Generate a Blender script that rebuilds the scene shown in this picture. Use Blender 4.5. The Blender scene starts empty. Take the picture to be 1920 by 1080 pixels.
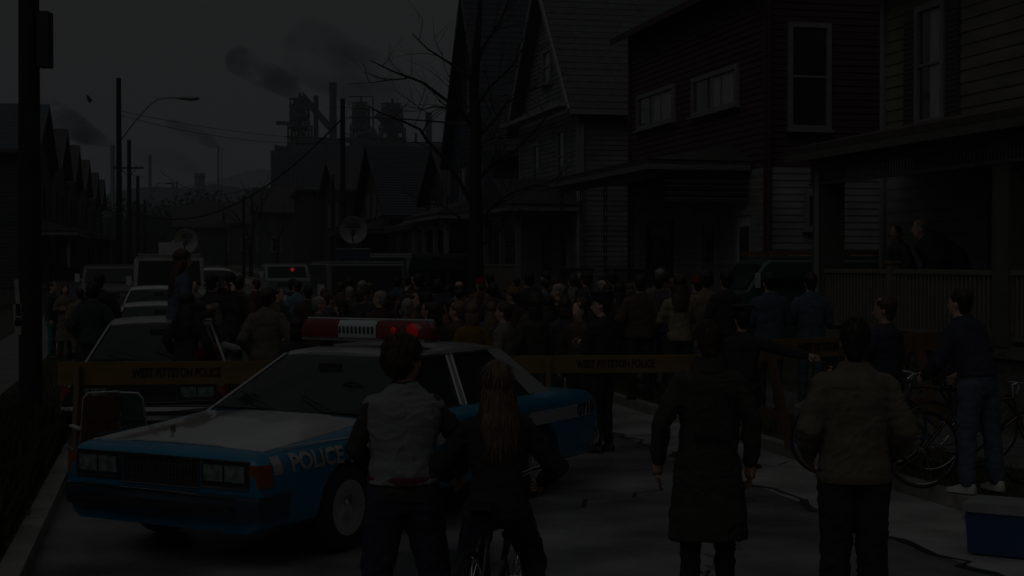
import bpy, bmesh, math, random
from mathutils import Vector, Matrix, noise, Euler
R = math.radians
random.seed(7)
sc = bpy.context.scene
COL = sc.collection

# ------------------------------------------------------------------ camera
FPX, HCAM, HOR = 2820.0, 2.12, 494.0          # focal length in 1920-wide pixels, camera height, horizon row
cam_d = bpy.data.cameras.new('camera'); cam = bpy.data.objects.new('camera', cam_d); COL.objects.link(cam)
cam_d.sensor_width = 36; cam_d.lens = FPX / 1920 * 36
cam_d.clip_start = 0.1; cam_d.clip_end = 20000
PITCH = math.atan((540 - HOR) / FPX)
cam.location = (0, 0, HCAM); cam.rotation_euler = (math.pi / 2 - PITCH, 0, 0)
sc.camera = cam

# ------------------------------------------------------------------ world and sun (overcast)
world = bpy.data.worlds.new('World'); sc.world = world; world.use_nodes = True
wn = world.node_tree; wn.nodes.clear()
wo = wn.nodes.new('ShaderNodeOutputWorld'); bg = wn.nodes.new('ShaderNodeBackground')
sky = wn.nodes.new('ShaderNodeTexSky'); sky.sky_type = 'NISHITA'; sky.sun_disc = False
SUN_EL, SUN_AZ = R(46), R(208)
sky.sun_elevation = SUN_EL; sky.sun_rotation = SUN_AZ; sky.dust_density = 4; sky.air_density = 1
hsv = wn.nodes.new('ShaderNodeHueSaturation'); hsv.inputs['Saturation'].default_value = 0.25
mixw = wn.nodes.new('ShaderNodeMix'); mixw.data_type = 'RGBA'; mixw.inputs[0].default_value = 0.86
wtc = wn.nodes.new('ShaderNodeTexCoord'); wmap = wn.nodes.new('ShaderNodeMapping'); wmap.inputs['Scale'].default_value = (1.2, 1.2, 4)
wnz = wn.nodes.new('ShaderNodeTexNoise'); wnz.inputs['Scale'].default_value = 1.6; wnz.inputs['Detail'].default_value = 5
wrp = wn.nodes.new('ShaderNodeValToRGB')
SKYV = 7.0
wrp.color_ramp.elements[0].position = .3; wrp.color_ramp.elements[0].color = (.90, .90, .89, 1)
wrp.color_ramp.elements[1].position = .7; wrp.color_ramp.elements[1].color = (1.03, 1.0, .97, 1)
wmul = wn.nodes.new('ShaderNodeVectorMath'); wmul.operation = 'SCALE'; wmul.inputs['Scale'].default_value = SKYV
L = wn.links.new
L(wtc.outputs['Generated'], wmap.inputs[0]); L(wmap.outputs[0], wnz.inputs[0]); L(wnz.outputs[0], wrp.inputs[0])
L(wrp.outputs[0], wmul.inputs[0]); L(sky.outputs[0], hsv.inputs['Color'])
L(hsv.outputs[0], mixw.inputs[6]); L(wmul.outputs[0], mixw.inputs[7])
# an overcast sky is brighter overhead than at the horizon
wsep = wn.nodes.new('ShaderNodeSeparateXYZ'); wgr = wn.nodes.new('ShaderNodeMapRange'); wgr.interpolation_type = 'SMOOTHSTEP'
wgr.inputs[1].default_value = .15; wgr.inputs[2].default_value = .9; wgr.inputs[3].default_value = 1; wgr.inputs[4].default_value = 2.8
wfac = wn.nodes.new('ShaderNodeVectorMath'); wfac.operation = 'SCALE'
L(wtc.outputs['Generated'], wsep.inputs[0]); L(wsep.outputs[2], wgr.inputs[0]); L(wgr.outputs[0], wfac.inputs['Scale'])
L(mixw.outputs[2], wfac.inputs[0]); L(wfac.outputs[0], bg.inputs[0])
bg.inputs[1].default_value = 0.05
L(bg.outputs[0], wo.inputs[0])
sun_d = bpy.data.lights.new('sun', 'SUN'); sun_d.energy = 1.2; sun_d.angle = R(50); sun_d.color = (1, .97, .93)
sun = bpy.data.objects.new('sun', sun_d); COL.objects.link(sun)
SDIR = Vector((math.sin(SUN_AZ) * math.cos(SUN_EL), math.cos(SUN_AZ) * math.cos(SUN_EL), math.sin(SUN_EL)))
sun.rotation_euler = SDIR.to_track_quat('Z', 'Y').to_euler()
sc.view_settings.view_transform = 'Standard'; sc.view_settings.look = 'None'
sc.view_settings.gamma = 1; sc.view_settings.exposure = -4.5
sc.cycles.max_bounces = 6; sc.cycles.transparent_max_bounces = 12
sc.cycles.volume_bounces = 0; sc.cycles.volume_max_steps = 64

# ------------------------------------------------------------------ helpers
def tag(o, label=None, cat=None, group=None, kind=None):
    if label: o['label'] = label
    if cat: o['category'] = cat
    if group: o['group'] = group
    if kind: o['kind'] = kind
    return o
def empty(name, loc=(0, 0, 0), rz=0, label=None, cat=None, group=None, scale=1):
    o = bpy.data.objects.new(name, None); COL.objects.link(o)
    o.location = loc; o.rotation_euler = (0, 0, rz); o.scale = (scale,) * 3
    o.empty_display_size = .2
    return tag(o, label, cat, group)
def copy_tree(o, parent=None):
    c = o.copy(); COL.objects.link(c)
    if parent: c.parent = parent
    for ch in list(o.children): copy_tree(ch, c)
    return c

_mats = {}
def mat(name, col, rough=.8, metal=0, var=.12, scale=6, bump=0, bscale=40, spec=.5, coat=0, emit=0, stretch=(1, 1, 1), dark=None):
    if name in _mats: return _mats[name]
    m = bpy.data.materials.new(name); m.use_nodes = True; nt = m.node_tree
    b = nt.nodes['Principled BSDF']; b.inputs['Roughness'].default_value = rough; b.inputs['Metallic'].default_value = metal
    b.inputs['Specular IOR Level'].default_value = spec
    b.inputs['Coat Weight'].default_value = coat; b.inputs['Coat Roughness'].default_value = .05
    tc = nt.nodes.new('ShaderNodeTexCoord'); mp = nt.nodes.new('ShaderNodeMapping'); mp.inputs['Scale'].default_value = stretch
    nt.links.new(tc.outputs['Object'], mp.inputs[0])
    nz = nt.nodes.new('ShaderNodeTexNoise'); nz.inputs['Scale'].default_value = scale; nz.inputs['Detail'].default_value = 6
    nt.links.new(mp.outputs[0], nz.inputs[0])
    rp = nt.nodes.new('ShaderNodeValToRGB')
    lo = dark if dark else tuple(c * (1 - var) for c in col)
    hi = tuple(min(1, c * (1 + var)) for c in col)
    rp.color_ramp.elements[0].position = .32; rp.color_ramp.elements[0].color = (*lo, 1)
    rp.color_ramp.elements[1].position = .68; rp.color_ramp.elements[1].color = (*hi, 1)
    nt.links.new(nz.outputs[0], rp.inputs[0]); nt.links.new(rp.outputs[0], b.inputs['Base Color'])
    if bump:
        n2 = nt.nodes.new('ShaderNodeTexNoise'); n2.inputs['Scale'].default_value = bscale; n2.inputs['Detail'].default_value = 4
        nt.links.new(mp.outputs[0], n2.inputs[0])
        bp = nt.nodes.new('ShaderNodeBump'); bp.inputs['Strength'].default_value = bump; bp.inputs['Distance'].default_value = .02
        nt.links.new(n2.outputs[0], bp.inputs['Height']); nt.links.new(bp.outputs[0], b.inputs['Normal'])
    if emit:
        b.inputs['Emission Color'].default_value = (*col, 1); b.inputs['Emission Strength'].default_value = emit
    _mats[name] = m
    return m
def glassmat(name, tint=(.02, .03, .03), opacity=.6, rough=.03):
    if name in _mats: return _mats[name]
    m = bpy.data.materials.new(name); m.use_nodes = True; nt = m.node_tree; nt.nodes.clear()
    o = nt.nodes.new('ShaderNodeOutputMaterial'); t = nt.nodes.new('ShaderNodeBsdfTransparent'); p = nt.nodes.new('ShaderNodeBsdfPrincipled')
    p.inputs['Base Color'].default_value = (*tint, 1); p.inputs['Roughness'].default_value = rough
    mx = nt.nodes.new('ShaderNodeMixShader'); mx.inputs[0].default_value = opacity
    nt.links.new(t.outputs[0], mx.inputs[1]); nt.links.new(p.outputs[0], mx.inputs[2]); nt.links.new(mx.outputs[0], o.inputs[0])
    _mats[name] = m
    return m

class MB:
    def __init__(s): s.bm = bmesh.new()
    def box(s, c, d, M=None, taper=None):
        x, y, z = (a / 2 for a in d); vs = []
        for sx, sy, sz in ((-1,-1,-1),(1,-1,-1),(1,1,-1),(-1,1,-1),(-1,-1,1),(1,-1,1),(1,1,1),(-1,1,1)):
            t = taper if (taper and sz > 0) else 1
            p = Vector((sx * x * t, sy * y * t, sz * z))
            if M: p = M @ p
            vs.append(s.bm.verts.new(p + Vector(c)))
        for f in ((0,3,2,1),(4,5,6,7),(0,1,5,4),(1,2,6,5),(2,3,7,6),(3,0,4,7)): s.bm.faces.new([vs[i] for i in f])
        return s
    def bar(s, a, b, w, h=None, up=Vector((0, 0, 1))):
        a = Vector(a); b = Vector(b); d = b - a; l = d.length
        if l < 1e-6: return s
        d.normalize(); h = h or w
        if abs(d.dot(up)) > .98: up = Vector((0, 1, 0))
        sx = d.cross(up).normalized(); sy = sx.cross(d)
        M = Matrix((sx, d, sy)).transposed()
        return s.box((a + b) / 2, (w, l, h), M)
    def tube(s, pts, rad, seg=8, caps=True, flat=1.0):
        pts = [Vector(p) for p in pts]; n = len(pts)
        if not isinstance(rad, (list, tuple)): rad = [rad] * n
        rings = []; ref = None
        for i, p in enumerate(pts):
            d = (pts[min(i + 1, n - 1)] - pts[max(i - 1, 0)]); d = d.normalized() if d.length > 1e-7 else Vector((0, 0, 1))
            if ref is None: ref = Vector((1, 0, 0)) if abs(d.x) < .9 else Vector((0, 1, 0))
            x = (ref - d * ref.dot(d)).normalized(); y = d.cross(x); ref = x
            rings.append([s.bm.verts.new(p + (x * math.cos(2 * math.pi * k / seg) + y * math.sin(2 * math.pi * k / seg) * flat) * rad[i]) for k in range(seg)])
        for a, b in zip(rings, rings[1:]):
            for k in range(seg): s.bm.faces.new((a[k], a[(k + 1) % seg], b[(k + 1) % seg], b[k]))
        if caps: s.bm.faces.new(rings[0][::-1]); s.bm.faces.new(rings[-1])
        return s
    def limb(s, pts, rad, seg=12):
        """tube with rounded ends"""
        pts = [Vector(p) for p in pts]; rad = list(rad)
        d0 = (pts[0] - pts[1]).normalized(); d1 = (pts[-1] - pts[-2]).normalized()
        a = [pts[0] + d0 * rad[0] * .9, pts[0] + d0 * rad[0] * .6]; b = [pts[-1] + d1 * rad[-1] * .6, pts[-1] + d1 * rad[-1] * .9]
        return s.tube(a + pts + b, [rad[0] * .35, rad[0] * .8] + rad + [rad[-1] * .8, rad[-1] * .35], seg)
    def loft(s, rings, seg=20, M=None, power=2.0):
        """rings: (x, y, z, rx, ry) horizontal ellipses"""
        R_ = []
        for (x, y, z, rx, ry) in rings:
            r = []
            for k in range(seg):
                a = 2 * math.pi * k / seg; c, sn = math.cos(a), math.sin(a)
                c = math.copysign(abs(c) ** (2 / power), c); sn = math.copysign(abs(sn) ** (2 / power), sn)
                p = Vector((x + rx * c, y + ry * sn, z))
                r.append(s.bm.verts.new(M @ p if M else p))
            R_.append(r)
        for a, b in zip(R_, R_[1:]):
            for k in range(seg): s.bm.faces.new((a[k], a[(k + 1) % seg], b[(k + 1) % seg], b[k]))
        s.bm.faces.new(R_[0][::-1]); s.bm.faces.new(R_[-1])
        return s
    def ball(s, c, r, seg=14, M=None):
        if not isinstance(r, (list, tuple)): r = (r, r, r)
        n = seg // 2; rings = []
        for i in range(1, n):
            t = math.pi * i / n - math.pi / 2
            rings.append((0, 0, math.sin(t), math.cos(t), math.cos(t)))
        R_ = []
        for (x, y, z, rx, ry) in rings:
            row = []
            for k in range(seg):
                a = 2 * math.pi * k / seg
                p = Vector((rx * math.cos(a) * r[0], ry * math.sin(a) * r[1], z * r[2]))
                if M: p = M @ p
                row.append(s.bm.verts.new(p + Vector(c)))
            R_.append(row)
        b = Vector((0, 0, -r[2])); t = Vector((0, 0, r[2]))
        if M: b = M @ b; t = M @ t
        b = s.bm.verts.new(b + Vector(c)); t = s.bm.verts.new(t + Vector(c))
        for a, bb in zip(R_, R_[1:]):
            for k in range(seg): s.bm.faces.new((a[k], a[(k + 1) % seg], bb[(k + 1) % seg], bb[k]))
        for k in range(seg):
            s.bm.faces.new((R_[0][(k + 1) % seg], R_[0][k], b)); s.bm.faces.new((R_[-1][k], R_[-1][(k + 1) % seg], t))
        return s
    def poly(s, pts):
        s.bm.faces.new([s.bm.verts.new(p) for p in pts]); return s
    def slab(s, pts, off):
        """closed prism: polygon pts, extruded by vector off"""
        off = Vector(off); a = [s.bm.verts.new(Vector(p)) for p in pts]; b = [s.bm.verts.new(Vector(p) + off) for p in pts]; n = len(a)
        s.bm.faces.new(a[::-1]); s.bm.faces.new(b)
        for i in range(n): s.bm.faces.new((a[i], a[(i + 1) % n], b[(i + 1) % n], b[i]))
        return s
    def sections(s, secs, closed=True):
        """loft through arbitrary equal-length rings"""
        R_ = [[s.bm.verts.new(p) for p in r] for r in secs]; n = len(R_[0])
        for a, b in zip(R_, R_[1:]):
            for k in range(n if closed else n - 1): s.bm.faces.new((a[k], a[(k + 1) % n], b[(k + 1) % n], b[k]))
        if closed: s.bm.faces.new(R_[0][::-1]); s.bm.faces.new(R_[-1])
        return s
    def mesh(s, name='mesh', smooth=False, angle=None):
        bmesh.ops.recalc_face_normals(s.bm, faces=s.bm.faces)
        me = bpy.data.meshes.new(name); s.bm.to_mesh(me); s.bm.free()
        if smooth:
            me.polygons.foreach_set('use_smooth', [True] * len(me.polygons))
            if angle: me.set_sharp_from_angle(angle=R(angle))
        return me
    def build(s, name, m, parent=None, smooth=False, angle=40, bevel=0, loc=None, bseg=2):
        if bevel:
            es = [e for e in s.bm.edges if len(e.link_faces) == 2 and e.calc_face_angle(0) > .5]
            bmesh.ops.bevel(s.bm, geom=es, offset=bevel, segments=bseg, affect='EDGES', clamp_overlap=True)
        me = s.mesh(name, smooth or bevel > 0, angle)
        return link(name, me, m, parent, loc)
def link(name, me, m, parent=None, loc=None):
    o = bpy.data.objects.new(name, me); COL.objects.link(o)
    if m and not me.materials: me.materials.append(m)
    if parent: o.parent = parent
    if loc: o.location = loc
    return o
TMP = bpy.data.scenes.new('workshop')          # scratch scene: modifiers are evaluated here, alone
def evalmesh(o):
    with bpy.context.temp_override(scene=TMP, view_layer=TMP.view_layers[0]):
        dg = bpy.context.evaluated_depsgraph_get()
        return bpy.data.meshes.new_from_object(o.evaluated_get(dg))
def remesh(me, voxel, smooth=4, name='m'):
    o = bpy.data.objects.new(name, me); TMP.collection.objects.link(o)
    r = o.modifiers.new('r', 'REMESH'); r.mode = 'VOXEL'; r.voxel_size = voxel; r.use_smooth_shade = True
    if smooth:
        q = o.modifiers.new('s', 'SMOOTH'); q.factor = .5; q.iterations = smooth
    res = evalmesh(o); bpy.data.objects.remove(o); bpy.data.meshes.remove(me)
    res.polygons.foreach_set('use_smooth', [True] * len(res.polygons))
    return res
def boolean(o, cutter_me):
    c = bpy.data.objects.new('cutter', cutter_me); TMP.collection.objects.link(c)
    w = bpy.data.objects.new('work', o.data); TMP.collection.objects.link(w)
    m = w.modifiers.new('b', 'BOOLEAN'); m.object = c; m.operation = 'DIFFERENCE'; m.solver = 'EXACT'
    res = evalmesh(w); bpy.data.objects.remove(w); mats = list(o.data.materials); o.data = res
    if not res.materials:
        for x in mats: res.materials.append(x)
    bpy.data.objects.remove(c)
def textmesh(s, size, extrude=.001, bold=0, width=1.0):
    cu = bpy.data.curves.new('txt', 'FONT'); cu.body = s; cu.size = size; cu.align_x = 'CENTER'; cu.align_y = 'CENTER'
    cu.extrude = extrude; cu.offset = bold; cu.resolution_u = 3
    o = bpy.data.objects.new('txt', cu); TMP.collection.objects.link(o); me = evalmesh(o); bpy.data.objects.remove(o)
    me.materials.clear()
    if width != 1: me.transform(Matrix.Diagonal((width, 1, 1, 1)))
    return me

# ------------------------------------------------------------------ the street frame: u along the street, v to the right of it
YAW = math.atan(.232); CU, SU = math.cos(YAW), math.sin(YAW)
def S(u, v, z=0): return Vector((v * CU - u * SU, v * SU + u * CU, z))
def gz(u): return 0 if u < 35 else min((u - 35) * .011, 1.9)
def px_v(px, v):
    """distance Y and u of the point seen in column px on the line v=const"""
    k = (px - 960) / FPX; Y = v / (CU * k + SU)
    return Y, -SU * k * Y + CU * Y
def atpx(px, Y, z=0): return Vector(((px - 960) / FPX * Y, Y, z))
def uv_of(p): return (-SU * p[0] + CU * p[1], CU * p[0] + SU * p[1])
VR, VL = 6.64, -0.90      # right and left kerbs
# ================================================================== THE SETTING
asphalt = mat('wet_asphalt', (.25, .255, .26), rough=.16, var=.2, scale=.8, bump=.22, dark=(.06, .062, .065), bscale=60, spec=.6)
_nt = asphalt.node_tree; _b = _nt.nodes['Principled BSDF']
_n = _nt.nodes.new('ShaderNodeTexNoise'); _n.inputs['Scale'].default_value = .55; _n.inputs['Detail'].default_value = 5
_r = _nt.nodes.new('ShaderNodeMapRange'); _r.inputs[1].default_value = .42; _r.inputs[2].default_value = .6; _r.inputs[3].default_value = .09; _r.inputs[4].default_value = .38
_tc = _nt.nodes.new('ShaderNodeTexCoord'); _nt.links.new(_tc.outputs['Object'], _n.inputs[0]); _nt.links.new(_n.outputs[0], _r.inputs[0]); _nt.links.new(_r.outputs[0], _b.inputs['Roughness'])
concrete = mat('pavement_concrete', (.12, .117, .115), rough=.55, var=.2, scale=2.5, bump=.3, bscale=30)
kerbm = mat('kerb_concrete', (.24, .235, .22), rough=.45, var=.25, scale=4, bump=.3)
grassm = mat('worn_grass', (.04, .042, .02), rough=.95, var=.4, scale=3, bump=.6, bscale=80, dark=(.035, .028, .016))
earth = mat('ground_earth', (.06, .06, .045), rough=.95, var=.3, scale=.2)
def strip(name, v0, v1, h, m, u0=-20, u1=420, side=True, joints=False):
    mb = MB(); us = [u0 + i * 5 for i in range(int((u1 - u0) / 5) + 1)]
    for a, b in zip(us, us[1:]):
        za, zb = gz(a) + h, gz(b) + h
        mb.poly([S(a, v0, za), S(a, v1, za), S(b, v1, zb), S(b, v0, zb)])
        if side:
            mb.poly([S(a, v0, za - .3), S(a, v0, za), S(b, v0, zb), S(b, v0, zb - .3)])
            mb.poly([S(a, v1, za), S(a, v1, za - .3), S(b, v1, zb - .3), S(b, v1, zb)])
    bmesh.ops.remove_doubles(mb.bm, verts=mb.bm.verts, dist=.001)
    o = mb.build(name, m); tag(o, kind='structure'); return o
# one sheet of ground to the horizon, following the street's slow rise
mb = MB(); vs_ = [-3000, -400, -120, -60, -30, -10, -5, 0, 5, 8, 12, 16, 30, 60, 120, 400, 3000]; us_ = [-300, -60, -20] + [0 + i * 10 for i in range(24)] + [260, 320, 420, 700, 1200, 2500, 6000]
grid = [[mb.bm.verts.new(S(u, v, gz(u) - .03 + (0 if v < 9.6 else (min(1, (v - 9.6) / 1.6) * .45 if u < 300 else 0)))) for v in vs_] for u in us_]
for i in range(len(us_) - 1):
    for j in range(len(vs_) - 1): mb.bm.faces.new((grid[i][j], grid[i][j + 1], grid[i + 1][j + 1], grid[i + 1][j]))
tag(mb.build('ground', earth, smooth=True), kind='structure')
strip('road', VL, VR, 0, asphalt, side=False)
strip('kerb_sheen_strip', VR - 1.15, VR, .004, mat('kerb_sheen_pale', (.40, .40, .40), rough=.22, var=.25, scale=1.4, bump=.2, dark=(.24, .24, .24)), side=False)  # pale strip: bright wet sheen beside the kerb put into the colour
strip('right_kerb', VR, VR + .16, .13, kerbm); strip('left_kerb', VL - .16, VL, .13, kerbm)
strip('right_verge', VR + .16, VR + 1.4, .12, grassm); strip('left_verge', VL - 1.5, VL - .16, .12, grassm)
strip('right_pavement', VR + 1.4, VR + 3.0, .135, concrete); strip('left_pavement', VL - 3.1, VL - 1.5, .135, concrete)
strip('left_lawn', VL - 5.2, VL - 3.1, .15, grassm)
# sloping front lawns on the right
mb = MB()
for a in range(-20, 400, 5):
    b = a + 5
    mb.poly([S(a, VR + 3.0, gz(a) + .14), S(a, VR + 7.4, gz(a) + .6), S(b, VR + 7.4, gz(b) + .6), S(b, VR + 3.0, gz(b) + .14)])
    mb.poly([S(a, VR + 7.4, gz(a) + .6), S(a, VR + 24, gz(a) + .8), S(b, VR + 24, gz(b) + .8), S(b, VR + 7.4, gz(b) + .6)])
tag(mb.build('right_lawn', grassm), kind='structure')
# pavement joints
for side, v0, v1 in (('right', VR + 1.4, VR + 3.0), ('left', VL - 3.1, VL - 1.5)):
    mb = MB()
    for i in range(0, 46):
        u = -2 + i * 1.5; z = gz(u) + .1385
        mb.poly([S(u, v0, z), S(u, v1, z), S(u + .03, v1, z), S(u + .03, v0, z)])
    tag(mb.build('pavement_joints', mat('joint_dirt', (.06, .055, .05), .9)), kind='structure')
# cracks and tar seams on the road: narrow wandering strips
mb = MB(); rr = random.Random(3)
def crack(u, v, du, dv, n, w):
    pts = []
    for i in range(n + 1):
        t = i / n; pts.append((u + du * t + rr.uniform(-.12, .12), v + dv * t + rr.uniform(-.1, .1)))
    for (a, b), (c, d) in zip(pts, pts[1:]):
        z = .0085; ww = w * rr.uniform(.2, .8)
        mb.poly([S(a, b - ww, gz(a) + z), S(a, b + ww, gz(a) + z), S(c, d + ww, gz(c) + z), S(c, d - ww, gz(c) + z)])
crack(9, 5.5, 27, .0, 110, .06); crack(14, 2.9, 46, 0, 120, .02); crack(12.2, 3, 2.8, 3.4, 18, .03); crack(16, 2.2, .6, 4.4, 16, .03); crack(9, 3.2, 2, 1.2, 30, .012); crack(19.5, 5.2, 6, 1.1, 20, .05)

tag(mb.build('road_cracks', mat('tar_seam', (.012, .012, .013), .5)), kind='structure')
# fallen leaves/grit along the kerb and grass tufts
def tufts(name, label, areas, n, m, hmin, hmax, seed):
    mb = MB(); q = random.Random(seed)
    for i in range(n):
        (u0, u1, v0, v1, z) = q.choice(areas); u = q.uniform(u0, u1); v = q.uniform(v0, v1); c = S(u, v, gz(u) + z)
        for k in range(3):
            a = q.uniform(0, 6.28); h = q.uniform(hmin, hmax); w = .006 + h * .05; lean = Vector((q.uniform(-.5, .5), q.uniform(-.5, .5), 1)) * h
            d = Vector((math.cos(a), math.sin(a), 0)) * w; p = c + Vector((q.uniform(-.05, .05), q.uniform(-.05, .05), 0))
            mb.poly([p - d, p + d, p + lean])
    o = mb.build(name, m); tag(o, label, 'grass', kind='stuff'); return o
gb = mat('grass_blades', (.045, .055, .02), .9, var=.5, scale=8, dark=(.055, .042, .02))
tufts('grass', 'short worn grass growing on the strips beside the road', [(8, 34, VL - 1.45, VL - .2, .12), (9, 34, VR + .2, VR + 1.35, .12), (8, 30, VR + 3.1, VR + 4.4, .16), (6, 24, VL - 1.45, VL - .2, .12)], 16000, gb, .03, .09, 5)
tufts('weeds', 'rank weeds and tall grass round the foot of the near utility pole', [(10.5, 18, VL - 1.4, VL - .25, .12)], 2600, mat('weed', (.03, .036, .014), .9, var=.5, scale=9), .12, .5, 6)
# ================================================================== CARS
tyre = mat('tyre_rubber', (.02, .02, .02), .85); chrome = mat('chrome', (.6, .61, .62), .12, 1, var=.05)
dkplastic = mat('dark_trim', (.02, .02, .022), .5); glass = glassmat('car_glass'); seatm = mat('seat_cloth', (.05, .05, .06), .9)
lampglass = mat('headlamp_glass', (.14, .16, .165), .08, var=.5, scale=18, coat=1); amber = mat('amber_lens', (.22, .055, .02), .2); redlens = mat('red_lens', (.3, .01, .01), .2)
def wheel(root, x, y, r=.33, w=.2, rimm=None, tag_=''):
    s = 1 if y > 0 else -1
    pr = [(.55, -.5), (.8, -.5), (.95, -.42), (1, -.3), (1, .3), (.95, .42), (.8, .5), (.55, .5)]
    mb = MB(); seg = 28; rings = []
    for rr_, t in pr: rings.append([(x + rr_ * r * math.cos(a * 2 * math.pi / seg), y + t * w, r + rr_ * r * math.sin(a * 2 * math.pi / seg)) for a in range(seg)])
    mb.sections(rings, True); t = mb.build('wheel', tyre, root, smooth=True, angle=50)
    mb = MB(); rings = []
    for rr_, q in ((.62, .50), (.62, .53), (.54, .52), (.42, .505), (.2, .515), (.14, .55), (.02, .56)): rings.append([(x + rr_ * r * math.cos(a * 2 * math.pi / seg), y + s * q * w, r + rr_ * r * math.sin(a * 2 * math.pi / seg)) for a in range(seg)])
    mb.sections(rings, True); mb.build('rim', rimm or chrome, t, smooth=True, angle=40)
    return t
def cutters(xs, w, r):
    mb = MB(); seg = 24
    for x in xs:
        for s in (1, -1):
            mb.sections([[(x + r * math.cos(a * 2 * math.pi / seg), s * y, .33 + r * math.sin(a * 2 * math.pi / seg)) for a in range(seg)] for y in (w - .28, w + .3)])
    return mb.mesh('c')
def shell(st, zb, zm=.56):
    """st rows: x, half width, shoulder z, deck z, crown"""
    secs = []
    for (x, w, zs, zt, cr) in st:
        h = [(w - .10, zb), (w - .035, zb + .04), (w - .006, zb + .13), (w, zm), (w - .005, zs - .08), (w - .016, zs - .035), (w - .042, zs), (w - .085, zt - (zt - zs) * .12), (w - .15, zt + cr * .3), (w * .5, zt + cr * .8)]
        ring = [(x, 0, zb)] + [(x, y, z) for y, z in h] + [(x, 0, zt + cr)] + [(x, -y, z) for y, z in h[::-1]]
        secs.append(ring)
    return secs
def sidey(st, x, z, zm=.56):
    xs = sorted(st, key=lambda r: r[0])
    for a, b in zip(xs, xs[1:]):
        if a[0] <= x <= b[0]:
            t = (x - a[0]) / (b[0] - a[0]); w = a[1] + (b[1] - a[1]) * t; zs = a[2] + (b[2] - a[2]) * t
            if z < zm: return w
            if z < zs - .08: return w - .005 * (z - zm) / (zs - .08 - zm)
            if z < zs - .035: return w - .005 - .011 * (z - zs + .08) / .045
            return w - .016 - .026 * (z - zs + .035) / .035
    return xs[0][1]
def sedan(root, body, roofm, hoodm=None, st=None, cab=None, police=False, grille='bars', lights=True, rear_lights=True, lens=lampglass):
    st = st or [(2.60, .865, .67, .715, .01), (2.597, .875, .70, .745, .01), (2.58, .89, .735, .775, .012), (2.55, .902, .75, .795, .015), (2.50, .915, .765, .81, .018), (2.2, .93, .785, .833, .022), (1.65, .95, .82, .87, .025), (1.05, .96, .86, .925, .02), (0, .965, .88, .935, .01), (-1.2, .965, .885, .94, .01), (-1.75, .96, .88, .935, .015), (-2.45, .935, .84, .89, .02), (-2.60, .90, .80, .85, .015), (-2.64, .87, .72, .78, .01)]
    zb = .27
    mb = MB(); mb.sections(shell(st, zb)); o = mb.build('body', body, root, smooth=True, angle=38)
    boolean(o, cutters((1.62, -1.33), .965, .365)); o.data.polygons.foreach_set('use_smooth', [True] * len(o.data.polygons)); o.data.set_sharp_from_angle(angle=R(38))
    # cabin: belt points and roof points
    c = cab or dict(fb=1.12, rb=-1.78, ft=.33, rt=-1.12, bw=.85, tw=.64, zt=1.375, zb=.93)
    fb, rb, ft, rt, bw, tw, zt, zbelt = (c[k] for k in ('fb', 'rb', 'ft', 'rt', 'bw', 'tw', 'zt', 'zb'))
    # roof skin (crowned)
    secs = []
    for (x, w, dz) in ((ft + .03, tw - .03, -.035), (ft - .05, tw, -.005), ((ft + rt) / 2, tw + .02, .022), (rt + .08, tw, .0), (rt, tw - .03, -.03)):
        secs.append([(x, w, zt + dz - .035), (x, w - .01, zt + dz), (x, w * .6, zt + dz + .028), (x, 0, zt + dz + .036), (x, -w * .6, zt + dz + .028), (x, -w + .01, zt + dz), (x, -w, zt + dz - .035)])
    mb = MB(); mb.sections(secs); mb.build('roof', roofm, root, smooth=True, angle=50)
    # pillars
    def pil(name, a0, a1, b0, b1, th=.03):
        for s in (1, -1):
            P = [(a0, s * bw, zbelt - .02), (a1, s * bw, zbelt - .02), (b1, s * tw, zt - .02), (b0, s * tw, zt - .02)]
            mb = MB(); mb.slab(P, (0, -s * th, 0)); mb.build(name, roofm, root, bevel=.004)
    pil('pillar', fb + .02, fb - .05, ft + .02, ft - .05)
    pil('pillar', -.10, -.19, -.20, -.28)
    # rear pillar: the sail panel
    for s in (1, -1):
        P = [(rb + .02, s * bw, zbelt - .02), (rb + .42, s * bw, zbelt - .02), (rt + .22, s * tw, zt - .02), (rt - .01, s * tw, zt - .02)]
        mb = MB(); mb.slab(P, (0, -s * .05, 0)); mb.build('rear_pillar', roofm, root, bevel=.006)
    # glass
    mb = MB(); mb.slab([(fb, bw - .06, zbelt), (fb + .06, 0, zbelt), (fb, -bw + .06, zbelt), (ft + .02, -tw + .05, zt - .03), (ft + .06, 0, zt - .02), (ft + .02, tw - .05, zt - .03)], (-.008, 0, -.004)); mb.build('windshield', glass, root)
    mb = MB(); mb.slab([(rb, bw - .06, zbelt), (rb, -bw + .06, zbelt), (rt - .02, -tw + .05, zt - .03), (rt - .02, tw - .05, zt - .03)], (.008, 0, -.004)); mb.build('rear_window', glass, root)
    for s in (1, -1):
        for (a0, a1, b0, b1) in ((fb - .05, -.10, ft - .05, -.20), (-.19, rb + .42, -.28, rt + .22)):
            mb = MB(); mb.slab([(a0, s * (bw - .012), zbelt), (a1, s * (bw - .012), zbelt), (b1, s * (tw - .012), zt - .025), (b0, s * (tw - .012), zt - .025)], (0, -s * .006, 0)); mb.build('side_window', glass, root)
            # bright trim along window tops and belt
            mb = MB(); mb.bar((b0, s * (tw + .004), zt - .022), (b1, s * (tw + .004), zt - .022), .014, .02); mb.bar((a0, s * (bw + .006), zbelt + .004), (a1, s * (bw + .006), zbelt + .004), .014, .018)
            if a1 > -1: mb.bar((a1, s * (bw + .002), zbelt), (b1, s * (tw + .002), zt - .03), .02, .014)
            else: mb.bar((a0, s * (bw + .002), zbelt), (b0, s * (tw + .002), zt - .03), .02, .014)
            mb.build('window_trim', chrome, root)
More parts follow.
